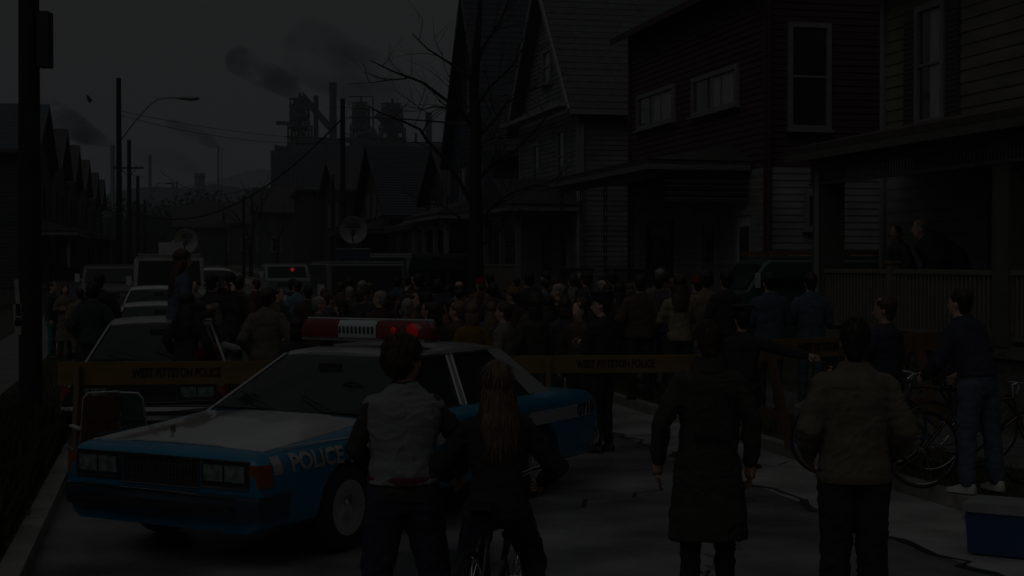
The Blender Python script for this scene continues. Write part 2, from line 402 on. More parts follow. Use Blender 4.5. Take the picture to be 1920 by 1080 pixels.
    # interior: deck, dash, seats, wheel
    mb = MB(); mb.slab([(fb - .02, bw - .07, zbelt + .022), (fb - .02, -bw + .07, zbelt + .022), (rb + .04, -bw + .07, zbelt + .03), (rb + .04, bw - .07, zbelt + .03)], (0, 0, .006)); mb.build('interior', dkplastic, root)
    for y in (.36, -.36):
        mb = MB(); mb.box((-.1, y, 1.02), (.14, .52, .2), taper=.85); mb.box((-.12, y, 1.16), (.08, .24, .1)); mb.build('front_seat', seatm, root, bevel=.03)
    mb = MB(); mb.box((-1.0, 0, 1.0), (.16, 1.3, .14), taper=.9); mb.build('rear_seat', seatm, root, bevel=.03)
    mb = MB(); pts = [(fb - .42 + .06 * math.cos(a), .36 + .17 * math.cos(a + 1.57), 1.02 + .15 * math.sin(a + 1.57)) for a in [i * 2 * math.pi / 18 for i in range(19)]]; mb.tube(pts, .013, 6); mb.build('steering_wheel', dkplastic, root)
    mb = MB(); mb.box((fb - .55, 0, 1.27), (.02, .22, .05)); mb.build('rear_view_mirror', dkplastic, root, bevel=.005)
    for s in (() if police else (1, -1)):
        mb = MB(); mb.box((fb - .26, s * (bw + .13), zbelt + .055), (.07, .12, .08)); mb.bar((fb - .24, s * (bw + .04), zbelt + .01), (fb - .24, s * (bw + .1), zbelt + .04), .025); mb.build('side_mirror', body, root, bevel=.015)
    # hood and trunk skins
    if hoodm:
        def deck(x):
            xs = sorted(st, key=lambda r: r[0])
            for a, b in zip(xs, xs[1:]):
                if a[0] <= x <= b[0]:
                    t = (x - a[0]) / (b[0] - a[0]); return [a[i] + (b[i] - a[i]) * t for i in range(5)]
            return st[0]
        secs = []
        for x in (2.44, 2.3, 1.9, 1.65, 1.3, 1.17):
            q = deck(x); w = q[1]
            ys = (.80, .46, .42, .2, 0, -.2, -.42, -.46, -.80)
            zz = lambda y: (q[3] + q[4] * .8 * (1 - (abs(y) - w * .5) / (w * .5 - .085)) if abs(y) > w * .5 else q[3] + q[4] * (.8 + .2 * (1 - abs(y) / (w * .5)))) + .006 + (.009 if abs(y) < .43 else 0)
            secs.append([(x, y, zz(y)) for y in ys] + [(x, y, zz(y) - .012) for y in ys[::-1]])
        mb = MB(); mb.sections(secs); mb.build('hood', hoodm, root, smooth=True, angle=25)
    # door seams, handles, side moulding
    mb = MB()
    for s in (1, -1):
        for x in (1.02, -.15, -1.12):
            pts = [(x, s * (sidey(st, x, z) + .0015), z) for z in (.36, .56, .70, .82)]
            for a, b in zip(pts, pts[1:]): mb.bar(a, b, .006, .008)
    mb.build('door_seam', dkplastic, root)
    for s in (1, -1):
        for x in (.02, -1.0):
            mb = MB(); mb.box((x, s * (sidey(st, x, .78) + .014), .785), (.15, .025, .03)); mb.build('door_handle', chrome, root, bevel=.006)
        mb = MB(); xs = [1.15, .6, 0, -.5, -.93]
        for a, b in zip(xs, xs[1:]): mb.bar((a, s * (sidey(st, a, .5) + .008), .5), (b, s * (sidey(st, b, .5) + .008), .5), .016, .05)
        mb.build('side_moulding', dkplastic, root)
    # bumpers
    def bumper(name, x0, s, m=chrome):
        mb = MB(); secs = []
        for y in (-.93, -.9, -.75, 0, .75, .9, .93):
            a = abs(y); dx = -.22 if a > .92 else (-.10 if a > .89 else (-.03 if a > .7 else 0)); X = x0 + s * dx
            secs.append([(X - s * .16, y, .36), (X, y, .37), (X + s * .03, y, .45), (X + s * .01, y, .525), (X - s * .18, y, .54)])
        mb.sections(secs); return mb.build(name, m, root, smooth=True, angle=35)
    bm_ = mat('blue_bumper', (.03, .10, .24), .3, var=.1) if police else chrome
    b1 = bumper('front_bumper', 2.70, 1, mat('bumper_blue_black', (.015, .04, .07), .3, coat=.3) if police else chrome); bumper('rear_bumper', -2.72, -1, chrome)
    mb = MB(); mb.box((2.733, 0, .45), (.02, 1.5, .05)); mb.build('bumper_strip', dkplastic, b1, bevel=.004)
    mb = MB(); mb.box((2.715, 0, .535), (.03, 1.5, .012)); mb.build('bumper_trim', chrome, b1)
    # front end
    mb = MB(); mb.box((2.592, 0, .665), (.02, .70, .19)); g = mb.build('grille', dkplastic, root)
    mb = MB()
    if grille == 'bars':
        for i in range(23): mb.box((2.604, -.33 + i * .03, .665), (.008, .006, .175))
        for z in (.62, .71): mb.box((2.603, 0, z), (.008, .68, .006))
    else:
        for i in range(9): mb.box((2.604, 0, .59 + i * .02), (.008, .68, .005))
    mb.build('grille_bars', chrome if grille != 'bars' else mat('grille_grey', (.12, .12, .12), .4, .5), g)
    mb = MB()
    for z in (.565, .765): mb.box((2.606, 0, z), (.02, .74, .014))
    for y in (.365, -.365): mb.box((2.606, y, .665), (.02, .014, .2))
    mb.build('grille_frame', chrome, g, bevel=.002)
    if lights:
        for s in (1, -1):
            mb = MB(); mb.box((2.592, s * .59, .67), (.02, .42, .19)); h = mb.build('headlight_housing', dkplastic, root, bevel=.004)
            for dy in (-.095, .095):
                mb = MB(); mb.box((2.605, s * .585 + dy, .675), (.012, .17, .115)); mb.build('headlight', lens, h, bevel=.01)
            mb = MB(); mb.box((2.606, s * .59, .765), (.012, .41, .01)); mb.box((2.606, s * .59, .575), (.012, .41, .01)); mb.build('headlight_trim', chrome, h)
            mb = MB(); mb.slab([(2.60, s * .80, .59), (2.60, s * .80, .745), (2.597, s * .872, .745), (2.50, s * .912, .745), (2.50, s * .915, .59), (2.597, s * .88, .59)], (0, s * .012, .0)); mb.build('turn_signal', amber, root)
    for s in (1, -1):
        mb = MB(); mb.box((-2.64, s * .62, .70), (.03, .42, .13)); mb.build('tail_light', redlens, root, bevel=.006)
    mb = MB(); mb.bar((2.47, 0, .875), (2.46, 0, .93), .014); mb.box((2.46, 0, .94), (.008, .045, .045)); mb.build('hood_ornament', chrome, root, bevel=.003)
    # wipers
    mb = MB()
    for y in (.5, -.1): mb.bar((fb + .05, y, zbelt + .03), (fb - .16, y - .5, zbelt + .14), .012, .01)
    mb.build('wiper', dkplastic, root)
    for x in (1.62, -1.33):
        for y in (.83, -.83): wheel(root, x, y, rimm=chrome)
    # dark wells and floor
    mb = MB(); mb.box((0, 0, .30), (4.7, 1.1, .14)); mb.build('underbody', dkplastic, root)
    return st
def heading(loc, yaw):
    """a car whose nose points along (-sin yaw, -cos yaw)"""
    return math.atan2(-math.cos(yaw), -math.sin(yaw))
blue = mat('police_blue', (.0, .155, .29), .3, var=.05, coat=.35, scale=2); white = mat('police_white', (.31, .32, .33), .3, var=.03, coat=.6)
CARYAW = .51
pc = empty('police_car', (-1.22, 12.88, 0), heading(None, CARYAW), 'blue and white police car with red light bar, slanting across the road before the barriers', 'police car')
pst = sedan(pc, blue, white, hoodm=mat('hood_sky_sheen', (.47, .49, .50), .16, var=.04, coat=.7), police=True)  # hood coloured pale to paint in the sky mirrored by its blue paint
# livery: white band, letters, number
def side_panel(name, x0, x1, z0, z1, m, off=.004, s=1, parent=pc):
    mb = MB(); n = max(2, int(abs(x1 - x0) / .06)); K = 5
    P = [[(x0 + (x1 - x0) * i / n, s * (sidey(pst, x0 + (x1 - x0) * i / n, z0 + (z1 - z0) * k / K) + off), z0 + (z1 - z0) * k / K) for k in range(K + 1)] for i in range(n + 1)]
    for i in range(n):
        for k in range(K): mb.poly([P[i][k], P[i + 1][k], P[i + 1][k + 1], P[i][k + 1]])
    return mb.build(name, m, parent)
ZS0, ZS1 = .665, .79
for s in (1, -1):
    side_panel('white_band', 2.47, 2.38, ZS0, ZS1, white, s=s)
    side_panel('white_band', 1.62, .3, ZS0, ZS1, white, s=s)
    side_panel('white_band', .3, -2.50, ZS0, ZS1, white, s=s)
    side_panel('pinstripe', 2.35, 1.0, .838, .848, white, s=s, off=.016)
    for (t, xc, m, sz, wd) in (('POLICE', 2.0, white, .165, 1.08), ('0710', -2.26, mat('number_navy', (.01, .015, .05), .5), .15, 1.25)):
        me = textmesh(t, sz, .001, .006, wd)
        bt = bmesh.new(); bt.from_mesh(me)
        for co, no in [((0, (k - 2) * .025, 0), (0, 1, 0)) for k in range(5)] + [(((k - 9) * .05, 0, 0), (1, 0, 0)) for k in range(19)]:
            bmesh.ops.bisect_plane(bt, geom=bt.verts[:] + bt.edges[:] + bt.faces[:], plane_co=co, plane_no=no)
        bt.to_mesh(me); bt.free()
        for v in me.vertices:
            x = xc - s * v.co.x if s > 0 else xc + v.co.x; z = (ZS0 + ZS1) / 2 + v.co.y; off = .008 + v.co.z
            v.co = (x, s * (sidey(pst, max(-2.58, min(2.55, x)), z) + off), z)
        link('door_lettering' if t == 'POLICE' else 'car_number', me, m, pc)
# light bar
lb = MB(); lb.box((0, 0, 1.475), (.24, 1.26, .03)); lbo = lb.build('light_bar', mat('bar_base', (.3, .3, .3), .4, .6), pc, bevel=.008)
reddome = mat('red_dome', (.15, .010, .013), .2, var=.1, coat=.25)
def dome(y0, y1, m, name):
    mb = MB(); secs = []
    n = 6
    for i in range(n + 1):
        y = y0 + (y1 - y0) * i / n
        e = min(1, (abs(abs(y) - .67)) / .06 + .55)
        r = [(-.14 * e, 1.49), (-.145 * e, 1.49 + .10 * e), (-.11 * e, 1.49 + .145 * e), (.11 * e, 1.49 + .145 * e), (.145 * e, 1.49 + .10 * e), (.14 * e, 1.49)]
        secs.append([(a, y, z) for a, z in r])
    mb.sections(secs); return mb.build(name, m, lbo, smooth=True, angle=50, bevel=0)
dome(-.67, -.24, reddome, 'red_lens'); dome(.17, .67, reddome, 'red_lens')
dm = dome(-.23, .16, mat('silver_speaker', (.5, .53, .56), .3, .4, coat=.5), 'speaker_housing')
mb = MB()
for i in range(9): mb.box((.149, -.21 + i * .042, 1.555), (.006, .018, .06))
mb.build('speaker_slots', dkplastic, dm)
mb = MB(); mb.tube([(0, -.65, 1.642), (0, .65, 1.642)], .012, 6); mb.build('dome_ridge', white, lbo)
lit = mat('lit_red_bulb', (1, .01, .015), .4, emit=.22)
for (y, r) in ((.53, .06), (.34, .03)):
    mb = MB(); mb.ball((.142, y, 1.56), (.018, r, r)); mb.build('lit_lamp', lit, lbo, smooth=True)
for y in (.45, -.45):
    mb = MB(); mb.box((0, y, 1.435), (.1, .06, .08)); mb.build('bar_foot', dkplastic, pc)
mb = MB(); mb.tube([(-.6, .1, 1.4), (-.62, .1, 1.75)], .004, 5); mb.build('antenna', dkplastic, pc)
mb = MB(); mb.tube([(.15, .42, 1.46), (.05, .5, 1.42), (-.1, .53, 1.40), (-.2, .6, 1.37)], .006, 5); mb.build('cable', dkplastic, pc)

# ------------------------------------------------ parked cars behind the barriers
def park(px, Y): return atpx(px, Y, gz(Y))
dk = mat('car_navy', (.018, .022, .035), .2, coat=1, var=.1)
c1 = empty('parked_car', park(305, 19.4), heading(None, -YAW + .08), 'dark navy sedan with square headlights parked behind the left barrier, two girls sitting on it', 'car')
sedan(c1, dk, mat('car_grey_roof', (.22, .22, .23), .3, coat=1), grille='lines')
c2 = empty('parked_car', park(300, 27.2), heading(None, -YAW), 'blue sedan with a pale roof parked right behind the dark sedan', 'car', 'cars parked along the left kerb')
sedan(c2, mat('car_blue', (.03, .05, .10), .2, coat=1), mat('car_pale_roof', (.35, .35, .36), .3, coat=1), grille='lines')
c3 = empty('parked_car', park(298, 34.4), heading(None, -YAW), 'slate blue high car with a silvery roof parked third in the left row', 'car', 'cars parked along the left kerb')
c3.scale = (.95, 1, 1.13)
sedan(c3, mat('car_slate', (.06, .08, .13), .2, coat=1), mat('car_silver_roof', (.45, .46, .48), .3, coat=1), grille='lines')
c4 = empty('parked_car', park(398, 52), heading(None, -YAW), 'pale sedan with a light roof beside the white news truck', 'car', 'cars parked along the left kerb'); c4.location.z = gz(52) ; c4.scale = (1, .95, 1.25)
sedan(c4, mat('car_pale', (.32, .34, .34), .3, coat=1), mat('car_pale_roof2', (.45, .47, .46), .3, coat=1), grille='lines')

def van(root, L_, W, H, body, roofm, hood=.9, zw=1.25, wind=.45, side_windows=True, noselow=1.15, rear=False):
    """nose toward +x. a boxy van with short hood"""
    x1 = L_ / 2; w = W / 2
    prof = [(-x1, .35), (-x1, H - .12), (-x1 + .10, H), (x1 - hood - wind, H), (x1 - hood - wind + .12, H - .06), (x1 - hood, zw), (x1 - .12, noselow), (x1, noselow - .12), (x1, .40)]
    mb = MB(); secs = []
    for y, inset in ((-w, .05), (-w + .06, 0), (0, -.0), (w - .06, 0), (w, .05)):
        secs.append([(x * (1 - inset * .3), y, z - (inset if z > H - .2 else inset * .4 if z > 1 else 0)) for x, z in prof])
    mb.sections(secs); b = mb.build('body', body, root, smooth=True, angle=35)
    boolean(b, cutters((x1 - .95, -x1 + 1.05), w, .40)); b.data.polygons.foreach_set('use_smooth', [True] * len(b.data.polygons)); b.data.set_sharp_from_angle(angle=R(30))
    mb = MB(); mb.slab([(-x1 + .08, w - .04, H + .002), (x1 - hood - wind - .02, w - .04, H + .002), (x1 - hood - wind - .02, -w + .04, H + .002), (-x1 + .08, -w + .04, H + .002)], (0, 0, .045)); mb.build('roof', roofm, root, bevel=.02)
    a = Vector((x1 - hood - wind + .14, 0, H - .10)); c = Vector((x1 - hood + .0, 0, zw + .04)); nrm = Vector((.012, 0, .008))
    mb = MB(); mb.slab([a + Vector((0, w - .14, 0)) + nrm, a + Vector((0, -w + .14, 0)) + nrm, c + Vector((0, -w + .1, 0)) + nrm, c + Vector((0, w - .1, 0)) + nrm], nrm * .6); mb.build('windshield', mat('van_glass', (.012, .016, .018), .2, spec=.2), root)
    for s in (1, -1):
        sw = [(x1 - hood - .12, x1 - hood - wind - .65)]
        if side_windows: sw += [(x1 - hood - wind - .9, x1 - hood - wind - 1.9), (x1 - hood - wind - 2.1, -x1 + .3)]
        for (xa, xb) in sw:
            dx = wind * .7 if xa > x1 - hood - .3 else 0
            mb = MB(); mb.slab([(xa, s * (w + .002), zw + .05), (xb, s * (w + .002), zw + .05), (xb, s * (w - .01), H - .22), (xa - dx, s * (w - .01), H - .22)], (0, s * .006, 0)); mb.build('side_window', mat('van_glass', (0, 0, 0)), root)
        mb = MB(); mb.box((x1 - hood - .15, s * (w + .16), zw + .2), (.06, .16, .28)); mb.bar((x1 - hood - .15, s * w, zw + .1), (x1 - hood - .15, s * (w + .1), zw + .2), .025); mb.build('side_mirror', mat('mirror_pale', (.4, .42, .42), .3), root, bevel=.01)
        mb = MB(); mb.box((x1 + .002, s * (w - .28), .86), (.03, .24, .17)); mb.build('headlight', lampglass, root, bevel=.01)
        mb = MB(); mb.box((-x1 - .004, s * (w - .1), .95), (.03, .12, .3)); mb.build('tail_light', redlens, root, bevel=.01)
    mb = MB(); mb.box((x1 + .002, 0, .86), (.02, w * 1.1, .2)); mb.build('grille', dkplastic, root, bevel=.004)
    mb = MB(); mb.box((-x1 - .004, .42, zw + .32), (.012, .62, .45)); mb.box((-x1 - .004, -.42, zw + .32), (.012, .62, .45)); mb.build('rear_window', mat('van_glass', (0, 0, 0)), root, bevel=.003)
    for s in (1, -1):
        mb = MB(); mb.box((s * (x1 + .05), 0, .48), (.14, W * .97, .16)); mb.build('bumper', chrome, root, bevel=.02)
    for x in (x1 - .95, -x1 + 1.05):
        for y in (w - .14, -w + .14): wheel(root, x, y, .36, .22)
    return b
def dish(root, loc, r, m, tilt, marks):
    """satellite dish with its mount, facing the camera side (-y)"""
    P = empty('satellite_dish', loc); P.parent = root
    mb = MB(); secs = []
    seg = 32
    for q in (0, .3, .6, .85, 1): secs.append([(q * r * math.cos(2 * math.pi * k / seg) if q else .001 * math.cos(2 * math.pi * k / seg), r * .28 * (1 - q * q) , (q * r if q else .001) * math.sin(2 * math.pi * k / seg)) for k in range(seg)])
    for q in (1, .85, .6, .3, 0): secs.append([((q * r if q else .001) * math.cos(2 * math.pi * k / seg), r * .28 * (1 - q * q) + .03, (q * r if q else .001) * math.sin(2 * math.pi * k / seg)) for k in range(seg)])
    mb.sections(secs); o = mb.build('reflector', m, P, smooth=True, angle=60)
    mb = MB(); mb.tube([(0, .05, -r * .95), (0, -.45 * r, -r * .7), (0, -.75 * r, -.1 * r)], .02, 6); mb.ball((0, -.75 * r, -.08 * r), .05); mb.build('feed_horn', dkplastic, P)
    mb = MB(); mb.tube([(0, .25 * r, 0), (0, .35 * r, -r * .6), (0, .1, -r * 1.25)], .05, 8); mb.build('mount', mat('dish_mount', (.1, .1, .1), .5), P)
    marks(P, r)
    P.rotation_euler = tilt
    return P
inkm = mat('dark_ink', (.012, .012, .02), .6)
def marks1(P, r):
    me = textmesh('NXZ', r * .42, .002, .006)
    me.transform(Matrix.Translation((.1 * r, -.012, .42 * r)) @ Matrix.Rotation(R(90), 4, 'X')); link('lettering', me, inkm, P)
    mb = MB(); mb.box((-.42 * r, -.012, .42 * r), (.22 * r, .006, .3 * r)); mb.build('emblem', mat('emblem_ochre', (.25, .17, .03), .6), P)
    mb = MB(); mb.box((-.05 * r, -.012, .2 * r), (.9 * r, .006, .04 * r)); mb.build('stripe', inkm, P)
def marks2(P, r):
    mb = MB(); mb.box((.0, -.012, .42 * r), (.95 * r, .006, .08 * r)); mb.box((.02 * r, -.012, .25 * r), (1.05 * r, .006, .12 * r)); mb.build('stripe', inkm, P)
vw = mat('van_white', (.22, .22, .21), .35, coat=.5); vroof = mat('van_roof_white', (.26, .26, .26), .4)
v1 = empty('news_truck', park(317, 48) , heading(None, -YAW), 'white news truck with a roof box and a lettered satellite dish', 'van', 'news vehicles'); v1.location.z = gz(48)
van(v1, 5.6, 2.1, 2.15, vw, vroof, side_windows=False)
mb = MB(); mb.box((1.0, .05, 2.45), (.9, .74, .36)); mb.build('roof_box', mat('box_pale', (.36, .36, .39), .4), v1, bevel=.02)
mb = MB()
for x in (1.4, .3, -1.2): mb.box((x, 0, 2.25), (.06, 1.9, .05))
for y in (-.9, .9): mb.box((0, y, 2.27), (3.4, .05, .05))
mb.build('roof_rack', chrome, v1)
def dish_on(v, loc, r, m, marks, px, Y):
    # dish turned so that it faces down the street
    ang = -v.rotation_euler.z
    return dish(v, loc, r, m, (R(12), 0, ang), marks)
dish_on(v1, (-1.7, .55, 2.72), .40, mat('dish_white', (.28, .30, .29), .5), marks1, 347, 50)
mb = MB(); mb.bar((-1.7, -.55 + .7, 2.7), (-2.6, .9, 2.2), .1); mb.build('dish_boom', mat('boom_grey', (.25, .24, .24), .5), v1)
# pickup with an open door at the far left of the row
v5 = empty('delivery_van', park(216, 52), heading(None, -YAW + .12), 'pale green delivery van half hidden at the left kerb, its wide door open', 'van', 'news vehicles'); v5.location.z = gz(52)
vg = mat('van_pale_green', (.10, .115, .105), .4)
van(v5, 4.6, 1.8, 1.85, vg, vg, side_windows=False)
# side door swung open toward the pavement
mb = MB(); mb.box((.9, -1.45, 1.0), (.05, .95, .9)); d = mb.build('open_door', vg, v5, bevel=.01)
mb = MB(); mb.box((.93, -1.45, 1.58), (.04, .86, .45)); mb.build('door_window', mat('van_glass', (0, 0, 0)), d)
v2 = empty('news_van', park(672, 40), heading(None, -YAW), 'dark blue news van with a pale roof and a round grey satellite dish', 'van', 'news vehicles'); v2.location.z = gz(40)
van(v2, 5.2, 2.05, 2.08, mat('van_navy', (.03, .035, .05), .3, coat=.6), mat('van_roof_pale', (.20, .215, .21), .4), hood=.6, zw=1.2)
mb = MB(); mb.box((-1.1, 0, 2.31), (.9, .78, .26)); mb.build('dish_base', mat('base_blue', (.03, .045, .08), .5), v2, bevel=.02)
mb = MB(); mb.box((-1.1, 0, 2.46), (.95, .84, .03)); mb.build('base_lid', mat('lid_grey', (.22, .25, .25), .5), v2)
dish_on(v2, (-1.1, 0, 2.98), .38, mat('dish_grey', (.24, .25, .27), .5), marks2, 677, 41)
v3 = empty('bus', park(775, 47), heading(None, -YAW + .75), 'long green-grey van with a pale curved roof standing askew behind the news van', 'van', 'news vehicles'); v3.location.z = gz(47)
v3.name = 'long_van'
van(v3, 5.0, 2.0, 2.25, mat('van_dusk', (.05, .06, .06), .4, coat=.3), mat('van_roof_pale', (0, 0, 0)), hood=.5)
v4 = empty('teal_van', atpx(1560, 29.0, .0), 0, 'teal panel van with a ladder rack standing behind the near porch post', 'van', 'news vehicles'); v4.name = 'panel_van'
u_, v_ = uv_of(v4.location); v4.rotation_euler.z = math.pi + .12; v4.location.z = .36
van(v4, 5.4, 1.95, 1.84, mat('van_teal', (.035, .085, .07), .35, coat=.5), mat('van_roof_teal', (.05, .09, .08), .4), hood=.75, side_windows=False)
mb = MB()
for x in (1.2, 0, -1.2, -2.3):
    mb.box((x, 0, 1.90), (.06, 1.8, .04))
for y in (-.85, .85): mb.box((-.5, y, 1.96), (4.1, .06, .07))
mb.build('ladder_rack', mat('rack_orange', (.16, .07, .02), .5), v4)
# far police wagon with a lit red lamp
v6 = empty('patrol_wagon', park(535, 67), heading(None, -YAW), 'pale wagon far down the street with one lit red lamp behind its windshield', 'car', 'news vehicles'); v6.location.z = gz(67)
van(v6, 4.9, 1.9, 1.72, mat('wagon_pale', (.14, .16, .165), .3, coat=.5), mat('wagon_roof', (.25, .27, .28), .3), hood=1.3, zw=1.1, wind=.7)
mb = MB(); mb.ball((1.12, .22, 1.5), .08); mb.build('lit_lamp', mat('lit_red_lamp', (1, .05, .05), .4, emit=2.5), v6, smooth=True)
# ================================================================== HOUSES
def sid(name, col, **k): return mat(name, col, rough=.75, var=.24, scale=1.1, stretch=(1, 1, 2.2), bump=.25, bscale=25, **k)
m_pane = mat('window_pane', (.03, .035, .04), .05, spec=.8, coat=1, var=.3, scale=.7); m_curtain = mat('curtain', (.33, .34, .33), .8, var=.2, stretch=(12, 12, 1), scale=3)
m_trimw = mat('trim_pale', (.19, .205, .20), .6); m_trimd = mat('trim_dark', (.06, .06, .055), .6); m_found = mat('foundation_stone', (.12, .115, .11), .9, var=.3, scale=4)
m_slate = mat('slate_roof', (.022, .028, .04), .55, var=.3, scale=5); m_shing = mat('shingle_green', (.075, .09, .08), .8, var=.25, scale=6); m_shingd = mat('shingle_dark', (.035, .035, .04), .7, var=.3, scale=5)
m_iron = mat('wrought_iron', (.012, .012, .012), .5)
def house(name, label, u0, Ln, v, W, zf, ze, zr, roof='gx', wall=None, lower=None, zsplit=None, roofm=None, trim=None, d=1, group=None, pitch=.17, over=.45, front=(), side=(), rows=True, corner=None):
    z0 = gz(u0 + Ln / 2)
    h = empty(name, S(u0, v, z0), YAW, label, 'house', group)
    trim = trim or m_trimd; roofm = roofm or m_shingd
    X = lambda x: d * x
    def boards(mb, face, za, zb, full=lambda z: (0, 1)):
        n = max(1, round((zb - za) / pitch)); p = (zb - za) / n
        for i in range(n):
            a = za + i * p; b = a + p; t0, t1 = full((a + b) / 2)
            if t1 - t0 < .03: continue
            if face == 'f':
                y0, y1 = t0 * Ln, t1 * Ln
                mb.poly([(X(-.022), y0, a), (X(-.022), y1, a), (X(-.002), y1, b), (X(-.002), y0, b)]); mb.poly([(X(0), y0, a), (X(0), y1, a), (X(-.022), y1, a), (X(-.022), y0, a)])
            else:
                x0, x1 = t0 * W, t1 * W
                mb.poly([(X(x0), -.022, a), (X(x1), -.022, a), (X(x1), -.002, b), (X(x0), -.002, b)]); mb.poly([(X(x0), 0, a), (X(x1), 0, a), (X(x1), -.022, a), (X(x0), -.022, a)])
    def section(za, zb, m, nm):
        mb = MB(); mb.box((X(W / 2), Ln / 2, (za + zb) / 2), (W - .02, Ln - .02, zb - za))
        boards(mb, 'f', za, zb); boards(mb, 's', za, zb)
        return mb.build(nm, m, h)
    zs = zsplit or zf
    if zsplit: section(zf - .1, zsplit, lower, 'lower_wall')
    section(zs if zsplit else zf - .1, ze, wall, 'wall')
    mb = MB(); mb.box((X(W / 2), Ln / 2, (zf - .1 - .2) / 2), (W - .1, Ln - .1, zf + .1)); mb.build('foundation', m_found, h)
    # gables + roof
    if roof == 'gx':
        mb = MB(); mb.slab([(X(.01), .01, ze), (X(.01), Ln - .01, ze), (X(.01), Ln / 2, zr - .05)], (X(W - .03), 0, 0))
        boards(mb, 'f', ze, zr - .05, lambda z: ((z - ze) / (zr - ze) * .5, 1 - (z - ze) / (zr - ze) * .5)); mb.build('gable', wall, h)
        slopes = [((0, 0), (Ln / 2)), ((Ln, 0), (Ln / 2))]
        mb = MB(); k = over * (zr - ze) / (Ln / 2)
        for s, y0 in ((-1, 0), (1, Ln)):
            a = [(X(-over), y0 + s * over, ze - k), (X(W + over), y0 + s * over, ze - k), (X(W + over), Ln / 2, zr), (X(-over), Ln / 2, zr)]
            mb.slab(a, (0, 0, .14))
            if rows:
                n = int(math.hypot(zr - ze, Ln / 2) / .28)
                for i in range(n):
                    t = i / n; t2 = (i + 1) / n
                    ya, yb = y0 + s * over + (Ln / 2 - y0 - s * over) * t, y0 + s * over + (Ln / 2 - y0 - s * over) * t2
                    za, zb = ze - k + (zr - ze + k) * t + .18, ze - k + (zr - ze + k) * t2 + .15
                    mb.poly([(X(-over), ya, za), (X(W + over), ya, za), (X(W + over), yb, zb), (X(-over), yb, zb)]); mb.poly([(X(-over), ya, za - .035), (X(W + over), ya, za - .035), (X(W + over), ya, za), (X(-over), ya, za)])
        mb.build('roof', roofm, h)
        mb = MB()
        for s, y0 in ((-1, 0), (1, Ln)):
            mb.bar((X(-over - .02), y0 + s * over, ze - k + .06), (X(-over - .02), Ln / 2, zr + .06), .06, .2)
            mb.bar((X(-over), y0 + s * (over + .02), ze - k + .05), (X(W + over), y0 + s * (over + .02), ze - k + .05), .05, .16)
        mb.build('fascia', trim, h)
    else:
        mb = MB(); k = over * (zr - ze) / (W / 2)
        for s, x0 in ((-1, 0), (1, W)):
            a = [(X(x0 + s * over), -over, ze - k), (X(x0 + s * over), Ln + over, ze - k), (X(W / 2), Ln + over, zr), (X(W / 2), -over, zr)]
            mb.slab(a, (0, 0, .14))
        mb.build('roof', roofm, h)
        mb = MB(); mb.slab([(X(.01), .01, ze), (X(W - .01), .01, ze), (X(W / 2), .01, zr - .05)], (0, Ln - .03, 0))
        boards(mb, 's', ze, zr - .05, lambda z: ((z - ze) / (zr - ze) * .5, 1 - (z - ze) / (zr - ze) * .5)); mb.build('gable', wall, h)
        mb = MB()
        for s, x0 in ((-1, 0), (1, W)):
            mb.bar((X(x0 + s * over), -over - .02, ze - k + .06), (X(W / 2), -over - .02, zr + .06), .2, .06)
            mb.bar((X(x0 + s * (over + .02)), -over, ze - k + .05), (X(x0 + s * (over + .02)), Ln + over, ze - k + .05), .05, .16)
        mb.build('fascia', trim, h)
    # corner boards
    for (x, y) in ((-.01, -.01), (-.01, Ln), (W, -.01)): mb = MB(); mb.box((X(x), y, (zf + ze) / 2), (.14, .14, ze - zf)); mb.build('corner_board', corner or trim, h)
    for w in front: window(h, 'f', w, X)
    for w in side: window(h, 's', w, X)
    h['_d'] = d
    return h
def window(h, face, w, X):
    a, b, z0, z1, style = w[:5]; fm = w[5] if len(w) > 5 else m_trimw
    c = (a + b) / 2; wd = b - a; hz = z1 - z0
    def P(t, off, z, dt, do, dz): return (((X(-off), t, z), (do, dt, dz)) if face == 'f' else ((X(t), -off, z), (dt, do, dz)))
    mb = MB(); f = .11
    for (t, z, dt, dz) in ((a - f / 2, (z0 + z1) / 2, f, hz + 2 * f), (b + f / 2, (z0 + z1) / 2, f, hz + 2 * f), (c, z1 + f / 2, wd, f), (c, z0 - f / 2, wd, f)):
        p, dd = P(t, .05, z, dt, .09, dz); mb.box(p, dd)
    p, dd = P(c, .09, z0 - f - .02, wd + 2 * f + .1, .16, .05); mb.box(p, dd)
    mull = []
    if style == 'sash': mull = [(c, (z0 + z1) / 2, wd, .045)]
    if style == 'triple': mull = [(a + wd / 3, (z0 + z1) / 2, .06, hz), (a + 2 * wd / 3, (z0 + z1) / 2, .06, hz)]
    for (t, z, dt, dz) in mull:
        p, dd = P(t, .045, z, dt, .05, dz); mb.box(p, dd)
    wdw = mb.build('window', fm, h)
    mb = MB(); p, dd = P(c, .03, (z0 + z1) / 2, wd, .012, hz); mb.box(p, dd); mb.build('pane', m_pane, wdw)
    if style == 'door':
        pass
    if 'curtain' in w:
        mb = MB(); p, dd = P(a + wd * .3, .038, (z0 + z1) / 2, wd * .45, .004, hz - .02); mb.box(p, dd); mb.build('curtain', m_curtain, wdw)
    if 'shutters' in w:
        for t in (a - f - .22, b + f + .22):
            mb = MB(); p, dd = P(t, .04, (z0 + z1) / 2, .42, .05, hz + .2); mb.box(p, dd)
            for i in range(int(hz / .09)):
                p, dd = P(t, .07, z0 + .05 + i * .09, .34, .02, .03); mb.box(p, dd)
            mb.build('shutter', mat('shutter_brown', (.06, .055, .05), .6), h)
